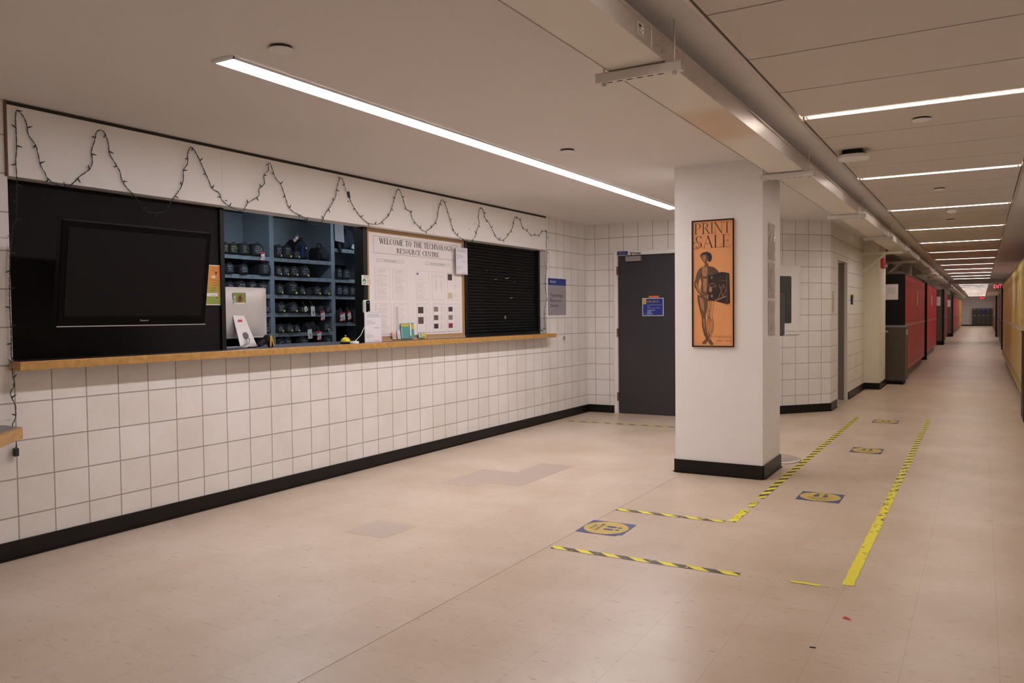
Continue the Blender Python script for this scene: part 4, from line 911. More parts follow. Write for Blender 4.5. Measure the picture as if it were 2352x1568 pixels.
# red strap pile behind the left cases
y, wd, h = item(235, 600, 330, 110)
t = thing('red_bag', 'red bag with a black strap lying behind the lens cases on the top left shelf', 'bag', (SX, y, Zs[0]+.001), PI/2)
M_redf = mat('red_fabric', (.40, .01, .03), .7, noise=.2, nscale=40)
mb = MB(); mb.prism([(-.19, 0), (.17, 0), (.17, .115), (.02, .128), (-.02, .165), (-.08, .17), (-.11, .13), (-.17, .125)], .24, .385); obj('body', mb, M_redf, t, bev=.01)
mb = MB(); mb.prism([(-.05, .10), (-.02, .10), (-.04, .165), (-.07, .168)], .232, .239); obj('strap', mb, M_nylon, t)
# hanging paper and straps in the right bay
y0_, z0_ = su(500+1192/4.48, 470+370/4.48); y1_, z1_ = su(500+1285/4.48, 470+215/4.48)
t = thing('hanging_sheet', 'grey lined sheet of paper hanging in the top right of the storage window', 'paper', (SX, y0_+.01, z0_), PI/2)
mb = MB(); mb.add([(0, -.012, 0), (y1_-y0_, -.012, -.01), (y1_-y0_-.01, -.012, .20), (0, -.012, .20)], [(0, 1, 2, 3)]); mb.add([(0, -.010, 0), (y1_-y0_, -.010, -.01), (y1_-y0_-.01, -.010, .20), (0, -.010, .20)], [(3, 2, 1, 0)]); obj('sheet', mb, M_paperc, t)
mb = MB('xz', -.0126)
for i in range(14): mb.rect(.008, (y1_-y0_)*.88, .012+i*.0125, .0132+i*.0125)
obj('printed_text', mb, M_inkg, t)
y, wd, h = item(1375, 600, 130, 200)
t = thing('strap_bag', 'dark bag with a dangling strap on the top shelf of the right bay', 'bag', (SX, y-.02, z3[0]+.001), PI/2)
mb = MB(); mb.prism([(-.07, 0), (.10, 0), (.11, .12), (.09, .22), (-.03, .24), (-.09, .12)], .03, .25); obj('body', mb, mat('navy_nylon', (.02, .03, .06), .7, noise=.3, nscale=40), t, bev=.02, seg=3)
mb = MB(); mb.tube([(-.05, .01, .24), (.02, -.01, .15), (.08, -.01, .03), (.10, .0, .0+.01)], .007, 6); obj('strap', mb, mat('blue_strap', (.06, .09, .16), .6), t)
t = thing('folded_notice', 'small white folded paper at the foot of the dark strap bag', 'paper', (SX, su(500+1385/4.48, 600)[0], z3[0]+.002), PI/2)
mb = MB(); mb.prism([(-.045, .012), (.05, .0), (.055, .045), (-.02, .062)], -.03, -.028); obj('sheet', mb, M_paper, t)
mb = MB(); y, wd, h = item(1235, 600, 75, 130)
t = thing('black_pouch', 'black pouch hanging over the lip of the top right shelf', 'pouch', (SX, y, z3[0]-.02), PI/2)
mb = MB(); mb.prism([(-.03, .085), (.03, .08), (.045, -.02), (.035, -.035), (.01, -.03)], -.03, -.008); obj('body', mb, M_nylon, t, bev=.006)
# swing tags
def swing_tag(label, cx, cy, wpx, hpx, red, tiltd=0, sx=SX+.056):
    a = wx(500+(cx-wpx/2)/4.48, 470+cy/4.48, sx); b = wx(500+(cx+wpx/2)/4.48, 470+cy/4.48, sx); c0 = wx(500+cx/4.48, 470+(cy-hpx/2)/4.48, sx); c1 = wx(500+cx/4.48, 470+(cy+hpx/2)/4.48, sx)
    wd = b.y-a.y; h = c0.z-c1.z
    t = thing('hanging_tag', label, 'tag', (sx, (a.y+b.y)/2, c0.z), PI/2, 'swing tags hanging from the shelves')
    R_ = math.radians(tiltd)
    def rot(mb):
        for i, (x, y, z) in enumerate(mb.v): mb.v[i] = (x*math.cos(R_)-z*math.sin(R_), y, x*math.sin(R_)+z*math.cos(R_))
        return mb
    mb = MB(); mb.box(-wd/2, wd/2, 0, .001, -h, 0); obj('card', rot(mb), M_paper, t)
    if red:
        mb = MB('xz', -.0004); mb.poly([(-wd/2, 0), (wd/2, 0), (wd/2, -h*.12), (-wd/2, -h*.32)]); mb.poly([(-wd/2, -h), (wd/2, -h), (wd/2, -h*.82), (-wd/2, -h*.95)]); mb.rect(-wd/2, -wd*.3, -h*.75, -h*.5); obj('red_print', rot(mb), M_red, t)
    mb = MB('xz', -.0006)
    for i in range(4): mb.rect(-wd*.12+i*wd*.11, -wd*.06+i*wd*.11, -h*.85, -h*.45)
    obj('printed_text', rot(mb), M_ink if not red else M_inkg, t)
    mb = MB(); mb.tube([(0, .0, -.004), (-.006, .01, .03), (-.012, .03, .055)], .0012, 4); obj('string', mb, M_inkl, t)
swing_tag('red and white tag hanging below the top left shelf', 468, 533, 38, 92, True, -6)
swing_tag('white tag hanging over the fourth middle shelf', 979, 1095, 40, 98, False, 3)
swing_tag('red and white tag hanging over the fourth middle shelf', 1080, 1140, 40, 100, True, 3)
swing_tag('white tag hanging over the fifth middle shelf', 946, 1330, 44, 96, False, 8)
swing_tag('red and white tag hanging over the fifth middle shelf', 1047, 1345, 40, 98, True, -2)
swing_tag('red and white tag at the left of the fourth right-bay shelf', 1284, 1153, 52, 90, True, 2)
swing_tag('crumpled red tag on the fourth right-bay shelf', 1350, 1142, 34, 84, True, 10)
swing_tag('long red and white tag leaning on the blue backpack', 832, 366, 24, 92, True, -46)
swing_tag('small pale tag tilted among the cases on the fourth middle shelf', 900, 1076, 30, 50, False, 35)

# ------------------------------------------------------------------ things on the counter
t = thing('desktop_computer', 'silver all-in-one computer seen from behind on the counter', 'computer', (-4.86, 4.245, 1.079), PI/2)
cx0 = wx(512, 700, -4.85).y; cx1 = wx(611, 700, -4.85).y
mb = MB(); mb.prism([(a-.06, b+.265) for a, b in rrect(.53, .385, .02, 5)], -.012, .010)
NG = 18; vs = []; fs = []
for b_ in range(NG+1):
    for a_ in range(NG+1):
        u_, v_ = 2*a_/NG-1, 2*b_/NG-1; vs.append((-.06+u_*.255, -.0125-.022*(1-u_**4)*(1-v_**4), .265+v_*.182))
for b_ in range(NG):
    for a_ in range(NG): q0 = b_*(NG+1)+a_; fs.append((q0, q0+1, q0+NG+2, q0+NG+1))
mb.add(vs, fs)
t.location = (-4.86, cx1-.205, 1.079)
obj('display_back', mb, M_alu, t)
mb = MB()
prof = [(-.012, .245), (-.020, .245), (-.085, .02), (-.092, .006), (-.085, .0), (.10, .0), (.10, .006), (-.072, .008), (-.064, .03)]
fn = [(-.055, .245, -.033), (.05, .245, -.033)]
def standpts(z): k = 1-z/.245; return (-.142-.004*k, -.036+.050*k)
zs_ = [0, .006, .03, .06, .12, .18, .245]
front = [-.115, -.119, -.110, -.099, -.078, -.057, -.034]
vs = []; fs = []
for z, fy in zip(zs_, front):
    a, b = standpts(z); vs += [(a, fy, z), (b, fy, z), (b, fy+.008, z), (a, fy+.008, z)]
for i in range(len(zs_)-1):
    for k in range(4): fs.append((i*4+k, i*4+(k+1) % 4, (i+1)*4+(k+1) % 4, (i+1)*4+k))
fs += [(3, 2, 1, 0), tuple(range(len(vs)-4, len(vs)))]
mb.add(vs, fs); mb.box(-.146, .014, -.112, .09, 0, .006); obj('stand', mb, M_alu, t, bev=.002)
def sy_(z): return -.1165+(z-.0)*.34
mb = MB(); mb.lathe([(.026, 0), (.026, .003)], 24)
for i, (x_, y_, z_) in enumerate(mb.v): mb.v[i] = (x_-.072, sy_(.09+y_)-.004-z_*.5, y_+.092)
obj('cable_hole', mb, mat('hole_grey', (.10, .09, .085), .5), t)
mb = MB(); mb.tube([(-.072, -.090, .085), (-.062, -.12, .065), (-.08, -.13, .035), (-.13, -.12, .015), (-.19, -.10, .006), (-.26, -.08, .008)], .0035, 6); mb.tube([(-.075, -.090, .08), (-.09, -.125, .05), (-.11, -.130, .02), (-.17, -.14, .008), (-.25, -.12, .006)], .003, 6)
obj('cable', mb, mat('grey_cable', (.25, .24, .24), .5), t)
mb = MB(); mb.add([(-.108, -.0545, .195), (-.068, -.0545, .195), (-.068, -.049, .212), (-.108, -.049, .212)], [(0, 1, 2, 3)]); obj('asset_sticker', mb, M_red, t)
mb = MB('xz', -.0352); mb.rect(-.135, -.015, .325, .415); pc = obj('dog_postcard', mb, mat('meadow_green', (.22, .27, .06), .5, noise=.4, nscale=40), t); pc['label'] = 'postcard of a brown dog in grass'
mb = MB('xz', -.0358); mb.ell(-.072, .362, .022, .018, 16); mb.ell(-.070, .385, .013, .014, 14); obj('printed_dog', mb, mat('dog_brown', (.22, .07, .03), .8), pc)
mb = MB('xz', -.0355); mb.rect(-.13, -.02, .326, .340); [mb.rect(-.133, -.112, .345+k*.010, .350+k*.010) for k in range(5)]; obj('printed_deck', mb, M_paper, pc)
mb = MB(); mb.lathe([(.003, 0), (.003, .002)], 8); 
# barcode scanner
c = fl(617, 797, 1.08)
t = thing('barcode_scanner', 'yellow and black barcode scanner lying beside the computer', 'barcode scanner', (c.x, c.y, 1.079), PI/2)
M_sy = mat('scanner_yellow', (.62, .36, .02), .35)
mb = MB(); mb.prism([(-.098, .020), (-.085, .044), (-.030, .066), (-.024, .044), (-.055, .018), (-.09, .004)], -.016, .016); obj('handle', mb, M_blackm, t, bev=.010, seg=3)
mb = MB(); mb.prism([(-.045, .03), (-.035, .085), (-.015, .100), (.012, .085), (.030, .0), (.005, .0), (-.005, .045)], -.026, .022); obj('head', mb, M_blackm, t, bev=.010, seg=3)
mb = MB(); mb.prism([(-.012, .088), (.006, .088), (.036, .008), (.026, .004), (.006, .055), (.0, .004), (-.012, .004)], -.031, -.0255); obj('yellow_shell', mb, M_sy, t, bev=.003)
mb = MB(); mb.tube([(-.092, 0, .012), (-.12, .02, .006), (-.15, .06, .005)], .004, 6); obj('cable', mb, M_blackm, t)
# stack of cards under it
c = fl(588, 797.5, 1.08)
mb = MB(); mb.box(-.05, .05, -.035, .035, 0, .008); tag(obj('paper_pad', mb, M_paper, None, (c.x-.03, c.y, 1.0795), PI/2), 'small white paper pad beside the silver computer stand', 'paper pad')
# bell
c = fl(796, 789, 1.08)
t = thing('counter_bell', 'bright yellow counter bell on a black base', 'bell', (c.x-.01, c.y, 1.079), 0)
mb = MB(); mb.lathe([(.045, 0), (.045, .010), (.040, .014)], 24); obj('base', mb, M_blackm, t)
mb = MB(); mb.lathe([(.042, .015), (.040, .026), (.032, .042), (.018, .052), (.006, .055)], 24); obj('dome', mb, mat('bell_yellow', (.72, .62, .02), .25), t, smooth=True)
mb = MB(); mb.lathe([(.004, .055), (.004, .066), (.008, .067), (.008, .071), (.003, .073)], 12); obj('button', mb, M_galv, t)
# webcam-like reader with white cable
t = thing('wifi_camera', 'small white and black camera on the post before the notice board', 'camera', (XW-.045, 5.325, 1.335), PI/2)
mb = MB(); mb.prism([(a, b+.055) for a, b in rrect(.058, .115, .018, 5)], -.034, -.006); obj('shell', mb, M_white, t, bev=.004)
mb = MB(); mb.prism([(a+.006, b+.055) for a, b in rrect(.044, .105, .014, 5)], -.040, -.0345); obj('face', mb, M_gloss, t)
mb = MB(); mb.box(-.02, .02, -.0065, .0, .02, .08); obj('mount', mb, M_blackm, t)
mb = MB('xz', -.0406); mb.ell(.004, .088, .004, .004, 10); obj('blue_lamp', mb, emit('blue_led', (.1, .2, 1), 2.0), t)
mb = MB('xz', -.0406); mb.ell(.012, .012, .004, .004, 10); obj('green_lamp', mb, emit('green_led', (.1, 1, .3), 1.2), t)
b0 = fl(822, 789, 1.08)
t2 = thing('cable_puck', 'white plastic base with a cable running up to the small camera', 'cable base', (b0.x-.03, b0.y-.008, 1.079), PI/2)
mb = MB(); mb.prism(rrect(.075, .06, .025, 5), 0, .022, 'xy'); obj('puck', mb, M_white, t2, bev=.006)
dl = 5.325-b0.y
mb = MB(); mb.tube([(.01, .0, .022), (dl*.35, .0, .07), (dl*.8, .03, .17), (dl-.01, .062, .27)], .0026, 6); obj('cable', mb, M_white, t2)

# ------------------------------------------------------------------ dark door and its fittings
dx0, dx1 = -4.123, -3.193
fr = thing('door_1', 'dark grey door with a blue office sign, in a white frame', 'door', (-3.658, YD, 0)); fr['kind'] = 'structure'
mb = MB(); mb.box(-.462, .462, .012, .055, .006, 2.062); obj('door_leaf', mb, mat('door_grey', (.030, .029, .034), .45, noise=.1, nscale=5), fr, bev=.002)
mb = MB(); mb.box(-.515, -.464, -.018, .12, 0, 2.122); mb.box(.464, .515, -.018, .12, 0, 2.122); mb.box(-.464, .464, -.018, .12, 2.066, 2.122); obj('door_frame', mb, M_paint, fr, bev=.003)
for z in (1.87, 1.06, .22):
    mb = MB(); mb.box(-.474, -.456, -.024, .010, z-.055, z+.055); obj('hinge', mb, mat('hinge_brown', (.20, .10, .07), .5, .3), fr)
mb = MB(); mb.box(-.34, -.135, -.045, .010, 1.985, 2.052); cl = obj('door_closer', mb, mat('closer_grey', (.33, .30, .27), .4, .3), fr, bev=.003)
mb = MB(); mb.tube([(-.24, -.03, 2.053), (-.27, -.05, 2.095), (-.16, -.045, 2.085)], .006, 6); mb.box(-.17, -.13, -.05, -.03, 2.078, 2.092); obj('closer_arm', mb, mat('arm_brown', (.12, .08, .06), .4, .5), cl)
mb = MB(); mb.lathe([(.026, 0), (.026, .01), (.012, .03), (.026, .05), (.022, .07)], 16)
for i, (x_, y_, z_) in enumerate(mb.v): mb.v[i] = (x_+.40, .010-z_, y_+1.0)
obj('door_knob', mb, M_galv, fr, smooth=True)
t = thing('door_plaque', 'small blue plaque reading IMA B18 on the door frame corner', 'sign', (-4.120, YD-.020, 2.072))
mb = MB(); mb.box(0, .148, -.004, 0, 0, .048); obj('plate', mb, M_blue, t)
mb = MB('xz', -.0046); mb.text('IMA B18', .074, .014, .020, 'c'); obj('lettering', mb, mat('orange_lettering', (.60, .28, .04), .5), t)
t = thing('office_sign', 'blue office sign with orange heading on the dark grey door', 'sign', (-3.785, YD+.010, 1.275))
mb = MB(); mb.box(0, .285, -.004, 0, 0, .230); obj('plate', mb, M_paperc, t)
mb = MB('xz', -.0046); mb.rect(.008, .277, .008, .222); obj('blue_field', mb, M_blue, t)
mb = MB('xz', -.0052); mb.rect(.010, .055, .152, .221); obj('orange_square', mb, mat('orange_print', (.62, .33, .03), .5), t)
mb = MB('xz', -.0052); mb.poly([(.010, .008), (.10, .008), (.10, .03), (.05, .06), (.010, .03)]); obj('pale_swirl', mb, mat('mid_blue', (.02, .09, .30), .5), t)
mb = MB('xz', -.0054); mb.text('IMA B018', .068, .172, .026, width=.15); obj('orange_lettering', mb, MATS['orange_lettering'], t)
mb = MB('xz', -.0054)
for s_, z, h_, wd in (('Technology Resource Centre', .138, .009, .195), ('and', .118, .009, .028), ('Technical Support Offices', .098, .009, .175)):
    mb.text(s_, .068, z, h_, width=wd)
for z, wd in ((.071, .10), (.054, .05), (.038, .055), (.022, .07)): 
    x_ = .068
    while x_ < .068+wd: mb.rect(x_, x_+.012, z, z+.006); x_ += .015
obj('white_lettering', mb, M_paperc, t)
mb = MB(); mb.box(0, .134, -.002, 0, 0, .023); tag(obj('orange_sticker', mb, mat('orange_tape', (.80, .17, .03), .5), None, (-3.697, YD+.0105, 1.510)), 'orange strip of tape on the door above the office sign', 'sticker')

# ------------------------------------------------------------------ angled wall: glazed cabinet
t = thing('fire_cabinet', 'white steel wall cabinet with a dark glass window on the angled wall', 'cabinet', (A.x, A.y, 0), ang)
mb = MB(); mb.box(-.36, .262, -.020, .0, 1.018, 1.898); obj('cabinet_frame', mb, M_paint, t, bev=.003)
mb = MB(); mb.box(-.325, .228, -.028, -.0205, 1.062, 1.855); dr = obj('cabinet_door', mb, M_paint, t, bev=.002)
mb = MB(); mb.prism([(a-.05, b+1.464) for a, b in rrect(.33, .604, .02, 4)], -.0296, -.0284); obj('glass_pane', mb, mat('dark_glass', (.035, .042, .036), .12, spec=.6, noise=.4, nscale=6), dr)
mb = MB(); mb.tube([(-.03+.05*math.cos(a)-.02, -.031, 1.50+.045*math.sin(a)) for a in [PI*k/8*.8 for k in range(9)]], .004, 5); obj('hose_loop', mb, M_red, dr)
for z in (1.75, 1.20):
    mb = MB(); mb.box(.229, .236, -.026, -.0206, z-.03, z+.03); obj('hinge', mb, M_paint, t)
# strip notice at the corner, card reader
t = thing('strip_notice', 'faded vertical paper strip near the corner before the doorway', 'notice', (-1.711, 11.31, 1.29), PI/2)
mb = MB(); mb.box(0, .15, -.0015, 0, 0, .29); obj('sheet', mb, mat('aged_paper', (.58, .50, .40), .7, noise=.15, nscale=25), t)
mb = MB('xz', -.002)
for i in range(9): mb.rect(.03, .08+.03*(i % 2), .04+i*.022, .046+i*.022)
obj('printed_text', mb, mat('faded_ink', (.35, .22, .12), .8), t)
t = thing('wall_device', 'small dark blue device with a yellow top on the wall right of the doorway', 'device', (-1.711, 13.04, 1.41), PI/2)
mb = MB(); mb.box(0, .06, -.03, 0, 0, .14); obj('body', mb, mat('reader_blue', (.03, .07, .14), .4), t, bev=.004)
mb = MB(); mb.box(.0, .055, -.035, 0, .105, .15); obj('cap', mb, mat('reader_yellow', (.55, .35, .04), .4), t)
mb = MB(); mb.tube([(.06, -.02, .11), (.10, -.025, .11)], .012, 8); obj('nozzle', mb, M_blackm, t)
# recessed doorway
fr = thing('door_2', 'grey door set deep in a white frame at the start of the corridor', 'door', (-1.712, 11.753, 0), PI/2); fr['kind'] = 'structure'
M_dg = mat('grey_door', (.24, .22, .20), .45)
mb = MB(); mb.box(.005, .950, .20, .245, .005, 2.03); obj('door_leaf', mb, M_dg, fr)
mb = MB(); mb.box(.0, .035, -.006, .19, 0, 2.055); mb.box(.918, .953, -.006, .04, 0, 2.055); mb.box(.035, .918, -.006, .19, 2.02, 2.055); obj('door_frame', mb, M_paint, fr, bev=.003)
mb = MB(); mb.box(.925, .953, .042, .19, 0, 2.018); obj('grey_jamb', mb, M_dg, fr)
mb = MB(); mb.lathe([(.026, 0), (.026, .008), (.012, .03), (.028, .055), (.024, .085)], 16)
for i, (x_, y_, z_) in enumerate(mb.v): mb.v[i] = (x_+.86, .199-z_, y_+1.0)
obj('door_knob', mb, M_galv, fr, smooth=True)

# fire alarm box on the pier
t = thing('fire_alarm', 'red fire alarm box high on the corridor face of the cream pier', 'fire alarm', (-1.474, 14.80, 2.03), PI/2)
mb = MB(); mb.box(0, .30, -.045, 0, 0, .17); obj('box', mb, M_red, t, bev=.006)
mb = MB(); mb.lathe([(.018, 0), (.03, .03), (.03, .04)], 16)
for i, (x_, y_, z_) in enumerate(mb.v): mb.v[i] = (x_+.20, -.046-z_, y_+.05)
obj('strobe', mb, M_white, t)

# ------------------------------------------------------------------ pillar: framed sign, sleeves, sign stand behind
t = thing('print_sale_sign', 'tall orange framed Print Sale sign with an engraved figure', 'sign', (-2.017, 6.332, 1.032))
PW, PHt = .338, 1.011
mb = MB(); mb.box(0, PW, -.012, 0, 0, PHt); obj('board', mb, mat('orange_wood', (.80, .35, .125), .45, noise=.10, nscale=6), t)
mb = MB()
for a, b, c_, d_ in ((0, .009, 0, PHt), (PW-.009, PW, 0, PHt), (.009, PW-.009, 0, .009), (.009, PW-.009, PHt-.009, PHt)): mb.box(a, b, -.022, -.0122, c_, d_)
obj('frame', mb, M_blackm, t)
def pq(x, y):   # artwork sheet coordinates
    u = (x-34)/(520-34); yt = 65-(30*u); return (u*PW, PHt*(1-(y-yt)/(1545-yt)))
def pp(mb, pts): mb.poly([pq(*a) for a in pts]); return mb
def pl_(mb, pts, wd): mb.line([pq(*a) for a in pts], wd); return mb
M_art = mat('dark_brown_ink', (.022, .012, .008), .6); M_art2 = mat('mid_brown_ink', (.16, .075, .035), .6); M_art3 = mat('light_art_tone', (.40, .19, .09), .6)
mb = MB('xz', -.0136)
serif(mb, 'PRINT', .020, PHt-.110, .088, .292, .085, .022, track=-.02); serif(mb, 'SALE', .022, PHt-.222, .100, .290, .085, .022, track=0)
mb.line([(.035+.034*math.cos(a)*(1-k_*.02), PHt-.198+.030*math.sin(a)*(1-k_*.02)) for k_, a in enumerate([math.radians(-60-22*k) for k in range(17)])], .0035)
obj('lettering', mb, M_art, t)
fig = MB('xz', -.0130)   # body silhouette
pp(fig, [(145, 470), (160, 440), (200, 430), (225, 470), (222, 520), (205, 550), (222, 560), (225, 590), (290, 605), (335, 645), (350, 690), (300, 700), (235, 720), (228, 800), (222, 900), (225, 960), (150, 935), (140, 870), (150, 800), (132, 730), (110, 790), (108, 850), (160, 930), (225, 985), (235, 1005), (205, 1000), (165, 965), (105, 905), (65, 840), (62, 800), (80, 740), (90, 680), (115, 630), (150, 605), (182, 595), (186, 565), (165, 540), (142, 505)])
obj('figure_body', fig, M_art2, t)
fig = MB('xz', -.0132)
pp(fig, [(100, 930), (200, 955), (215, 1000), (212, 1080), (195, 1150), (190, 1180), (196, 1260), (200, 1350), (220, 1440), (203, 1460), (172, 1400), (150, 1300), (148, 1200), (118, 1080), (100, 990)])
pp(fig, [(205, 1440), (158, 1485), (152, 1510), (190, 1512), (222, 1465)]); pp(fig, [(222, 1440), (262, 1480), (287, 1512), (262, 1527), (238, 1510), (214, 1465)])
obj('figure_leg', fig, M_art2, t)
fig = MB('xz', -.0134)   # lighter modelling
pp(fig, [(155, 610), (215, 600), (218, 680), (195, 720), (160, 715), (150, 660)]); pp(fig, [(165, 740), (210, 740), (208, 850), (205, 900), (170, 890), (162, 800)]); pp(fig, [(70, 800), (90, 790), (120, 860), (170, 930), (150, 930), (100, 880)])
pp(fig, [(115, 960), (160, 975), (175, 1060), (170, 1130), (140, 1080)]); pp(fig, [(158, 470), (190, 465), (200, 510), (180, 545), (160, 520)]); pp(fig, [(160, 1210), (178, 1210), (185, 1330), (175, 1330)])
obj('figure_highlight', fig, M_art3, t)
fig = MB('xz', -.0138)   # dark hatching, hair, vessels
pp(fig, [(130, 500), (132, 460), (160, 435), (215, 425), (255, 445), (268, 490), (258, 530), (235, 548), (220, 530), (224, 480), (200, 452), (160, 455), (145, 470)])
for k in range(9): pl_(fig, [(228+k, 620+k*20), (262, 614+k*20), (300-k*5, 630+k*16)], .0022)
for k in range(5): pl_(fig, [(240+k*20, 605+k*6), (262+k*18, 640+k*4), (300+k*8, 690)], .002)
pl_(fig, [(220, 600), (222, 700), (226, 800), (218, 900)], .0028); pl_(fig, [(150, 640), (140, 700), (150, 780), (140, 860), (150, 930)], .004); pl_(fig, [(160, 715), (185, 730), (210, 720)], .003)
pl_(fig, [(100, 930), (102, 1000), (122, 1090), (150, 1200), (152, 1300), (176, 1400), (205, 1450)], .0030); pl_(fig, [(62, 805), (80, 740), (92, 680), (118, 632)], .0028); pl_(fig, [(62, 805), (68, 845), (110, 905), (170, 965)], .0028)
pl_(fig, [(165, 478), (178, 482)], .003); pl_(fig, [(160, 500), (158, 515), (168, 520)], .002); pl_(fig, [(170, 528), (182, 528)], .0025)
for k in range(7):
    r3 = random.Random(40+k); x = 205+k*14; pts = [(x, 1000)]
    for j in range(1, 9): pts.append((x+r3.uniform(-12, 12)-j*(1.5 if k < 4 else 3.5), 1000+j*24))
    pl_(fig, pts, .0018)
for k in range(6):
    r3 = random.Random(60+k); pts = []
    for j in range(12): 
        hw = 36*math.sin(PI*min(1, (j+1.2)/12.5)); cxm = 232+6*math.sin(j*.5); pts.append((cxm+hw*(k/2.5-1)+r3.uniform(-4, 4), 1190+j*23))
    pl_(fig, pts, .0020)
pl_(fig, [(270, 1195), (284, 1250), (280, 1330), (262, 1400), (245, 1450), (270, 1495)], .003)
for k in range(4): pl_(fig, [(415+k*18, 1030), (412+k*18+6*(k % 2), 1055)], .0022)
obj('figure_linework', fig, M_art, t)
fig = MB('xz', -.0133); pp(fig, [(298, 690), (340, 668), (380, 662), (430, 668), (466, 678), (474, 1028), (440, 1038), (420, 1035), (340, 1015), (300, 1005), (232, 998), (215, 950), (212, 850), (226, 800), (226, 705)]); obj('printed_camera', fig, M_art, t)
fig = MB('xz', -.0140)
pl_(fig, [(350, 810), (392, 955), (428, 870)], .004); pl_(fig, [(412, 812), (372, 890), (335, 975)], .004); pl_(fig, [(395, 800), (365, 860), (395, 950), (428, 880), (400, 810)], .003)
fig.ell(*pq(250, 870), .013, .022, 18); pl_(fig, [(228, 830), (250, 800), (290, 800), (318, 830), (300, 838), (232, 838)], .004); fig.ell(*pq(265, 728), .006, .009, 12); fig.ell(*pq(220, 940), .006, .009, 12); fig.ell(*pq(265, 945), .007, .012, 12)
pl_(fig, [(300, 1000), (360, 975), (430, 945)], .009); pl_(fig, [(436, 690), (438, 1025)], .002)
for k in range(5): pl_(fig, [(165+k*6, 945-k*2), (215+k*5, 985+k*6)], .003)
pl_(fig, [(340, 760), (430, 765)], .002)
obj('camera_highlight', fig, M_art3, t)
mb = MB('xz', -.0136); mb.text('VISUAL ARTS PRINT SALE', *pq(495, 1422), .0058, 'r', .155); mb.text('AND GRADUATE SHOW', *pq(495, 1438), .0052, 'r', .11)
mb.text('FEBRUARY 3     10AM TO 6PM', *pq(495, 1468), .0048, 'r', .12); mb.text('FEBRUARY 4     10AM TO 4PM', *pq(495, 1481), .0048, 'r', .12); obj('small_lettering', mb, M_art, t)

sl = [('topmost', 1.716, 2.018), ('middle', 1.414, 1.708), ('lowest', 1.113, 1.404)]
M_slv = mat('clear_sleeve', (.70, .66, .64), .12, spec=.8, alpha=.45)
for i, (nm, z0, z1) in enumerate(sl):
    t = thing('plastic_sleeve', 'clear plastic sleeve with a faded sheet on the side of the pillar, %s of three' % nm, 'document sleeve', (-1.462, 6.505, z0), PI/2, 'plastic sleeves on the pillar side')
    mb = MB(); mb.box(.008, .232, -.0012, 0, .008, z1-z0-.010); sh = obj('sheet', mb, mat('faded_sheet', (.62, .56, .50), .7, noise=.06, nscale=20), t)
    mb = MB('xz', -.0016)
    for k in range(12 if i else 5):
        mb.rect(.04, .10+.09*((k*7) % 3)/3, .045+k*.016, .0485+k*.016)
    if i == 1: mb.poly([(.07, .21), (.11, .25), (.13, .22), (.10, .19)])
    obj('printed_text', mb, mat('olive_ink', (.25, .22, .12), .8), sh)
    mb = MB(); 
    # rippled film
    nx, nz = 8, 10; hh_ = z1-z0; vs = []; fs = []; r4_ = random.Random(20+i)
    for b_ in range(nz+1):
        for a_ in range(nx+1): vs.append((.24*a_/nx, -.0035-r4_.random()*(.006 if i == 0 else .003), hh_*b_/nz))
    for b_ in range(nz):
        for a_ in range(nx): q0 = b_*(nx+1)+a_; fs.append((q0, q0+1, q0+nx+2, q0+nx+1))
    mb.add(vs, fs); obj('film', mb, M_slv, t)

dcx, dcy = -1.60, 7.28
t = thing('sign_stand', 'grey sign stand with a round metal foot tucked behind the pillar', 'sign stand', (dcx, dcy, 0))
mb = MB(); mb.lathe([(.245, .001), (.245, .006), (.22, .014), (.06, .020), (.03, .03)], 40); obj('round_foot', mb, M_galv, t, smooth=True)
mb = MB(); mb.tube([(0, 0, .02), (0, 0, 1.12)], .016, 12); obj('pole', mb, M_galv, t)
mb = MB(); mb.prism([(a-.038, b+1.28) for a, b in rrect(.29, .37, .02, 4)], -.012, .0); obj('sign_panel', mb, mat('grey_green_panel', (.085, .095, .085), .35), t)

# ------------------------------------------------------------------ floor tapes, decals, litter
def tape(label, a, b, wd, wear0, wear1, gaps=(), side=1, ragged=.004, slope=1.3):
    a = Vector((a[0], a[1], 0)); b = Vector((b[0], b[1], 0)); d = b-a; Ln = d.length; rz = math.atan2(d.y, d.x)
    r5_ = random.Random(int(Ln*1000)); mb = MB('xy'); n = int(Ln/.03); segs = []
    def edge(x, s_): return s_*wd/2 + r5_.uniform(-ragged, ragged)*(1 if r5_.random() < .5 else .2)
    xs_ = [Ln*i/n for i in range(n+1)]; lo = [edge(x, -1) for x in xs_]; hi = [edge(x, 1) for x in xs_]
    for i in range(n):
        m_ = (xs_[i]+xs_[i+1])/2
        if any(g0 <= m_ <= g1 for g0, g1 in gaps): continue
        mb.add([(xs_[i], lo[i], .0016), (xs_[i+1], lo[i+1], .0016), (xs_[i+1], hi[i+1], .0016), (xs_[i], hi[i], .0016)], [(0, 1, 2, 3)])
    o = obj('floor_tape', mb, tape_mat('hazard_tape_%d' % int(Ln*100), wear0, wear1, Ln, slope=slope), None, (a.x, a.y, 0), rz)
    return tag(o, label, 'floor tape', 'yellow and black floor tapes')
tape('short striped tape across the floor in front of the pillar', (-2.088, 4.922), (-1.37, 4.940), .048, .30, .42, slope=1.3)
tape('striped tape running up the floor past the pillar corner', (-1.332, 5.68), (-1.308, 10.67), .052, .34, .26)
tape('short worn piece of yellow tape at the corner of the lane', (-1.335, 4.965), (-1.333, 5.30), .052, .56, .52)
tape('tiny torn piece of yellow tape before the pillar corner', (-1.333, 5.40), (-1.332, 5.56), .046, .50, .50, ragged=.010)
tape('worn striped tape across the floor nearest the viewer', (-2.07, 3.948), (-1.03, 3.966), .050, .34, .36, slope=1.3, ragged=.003)
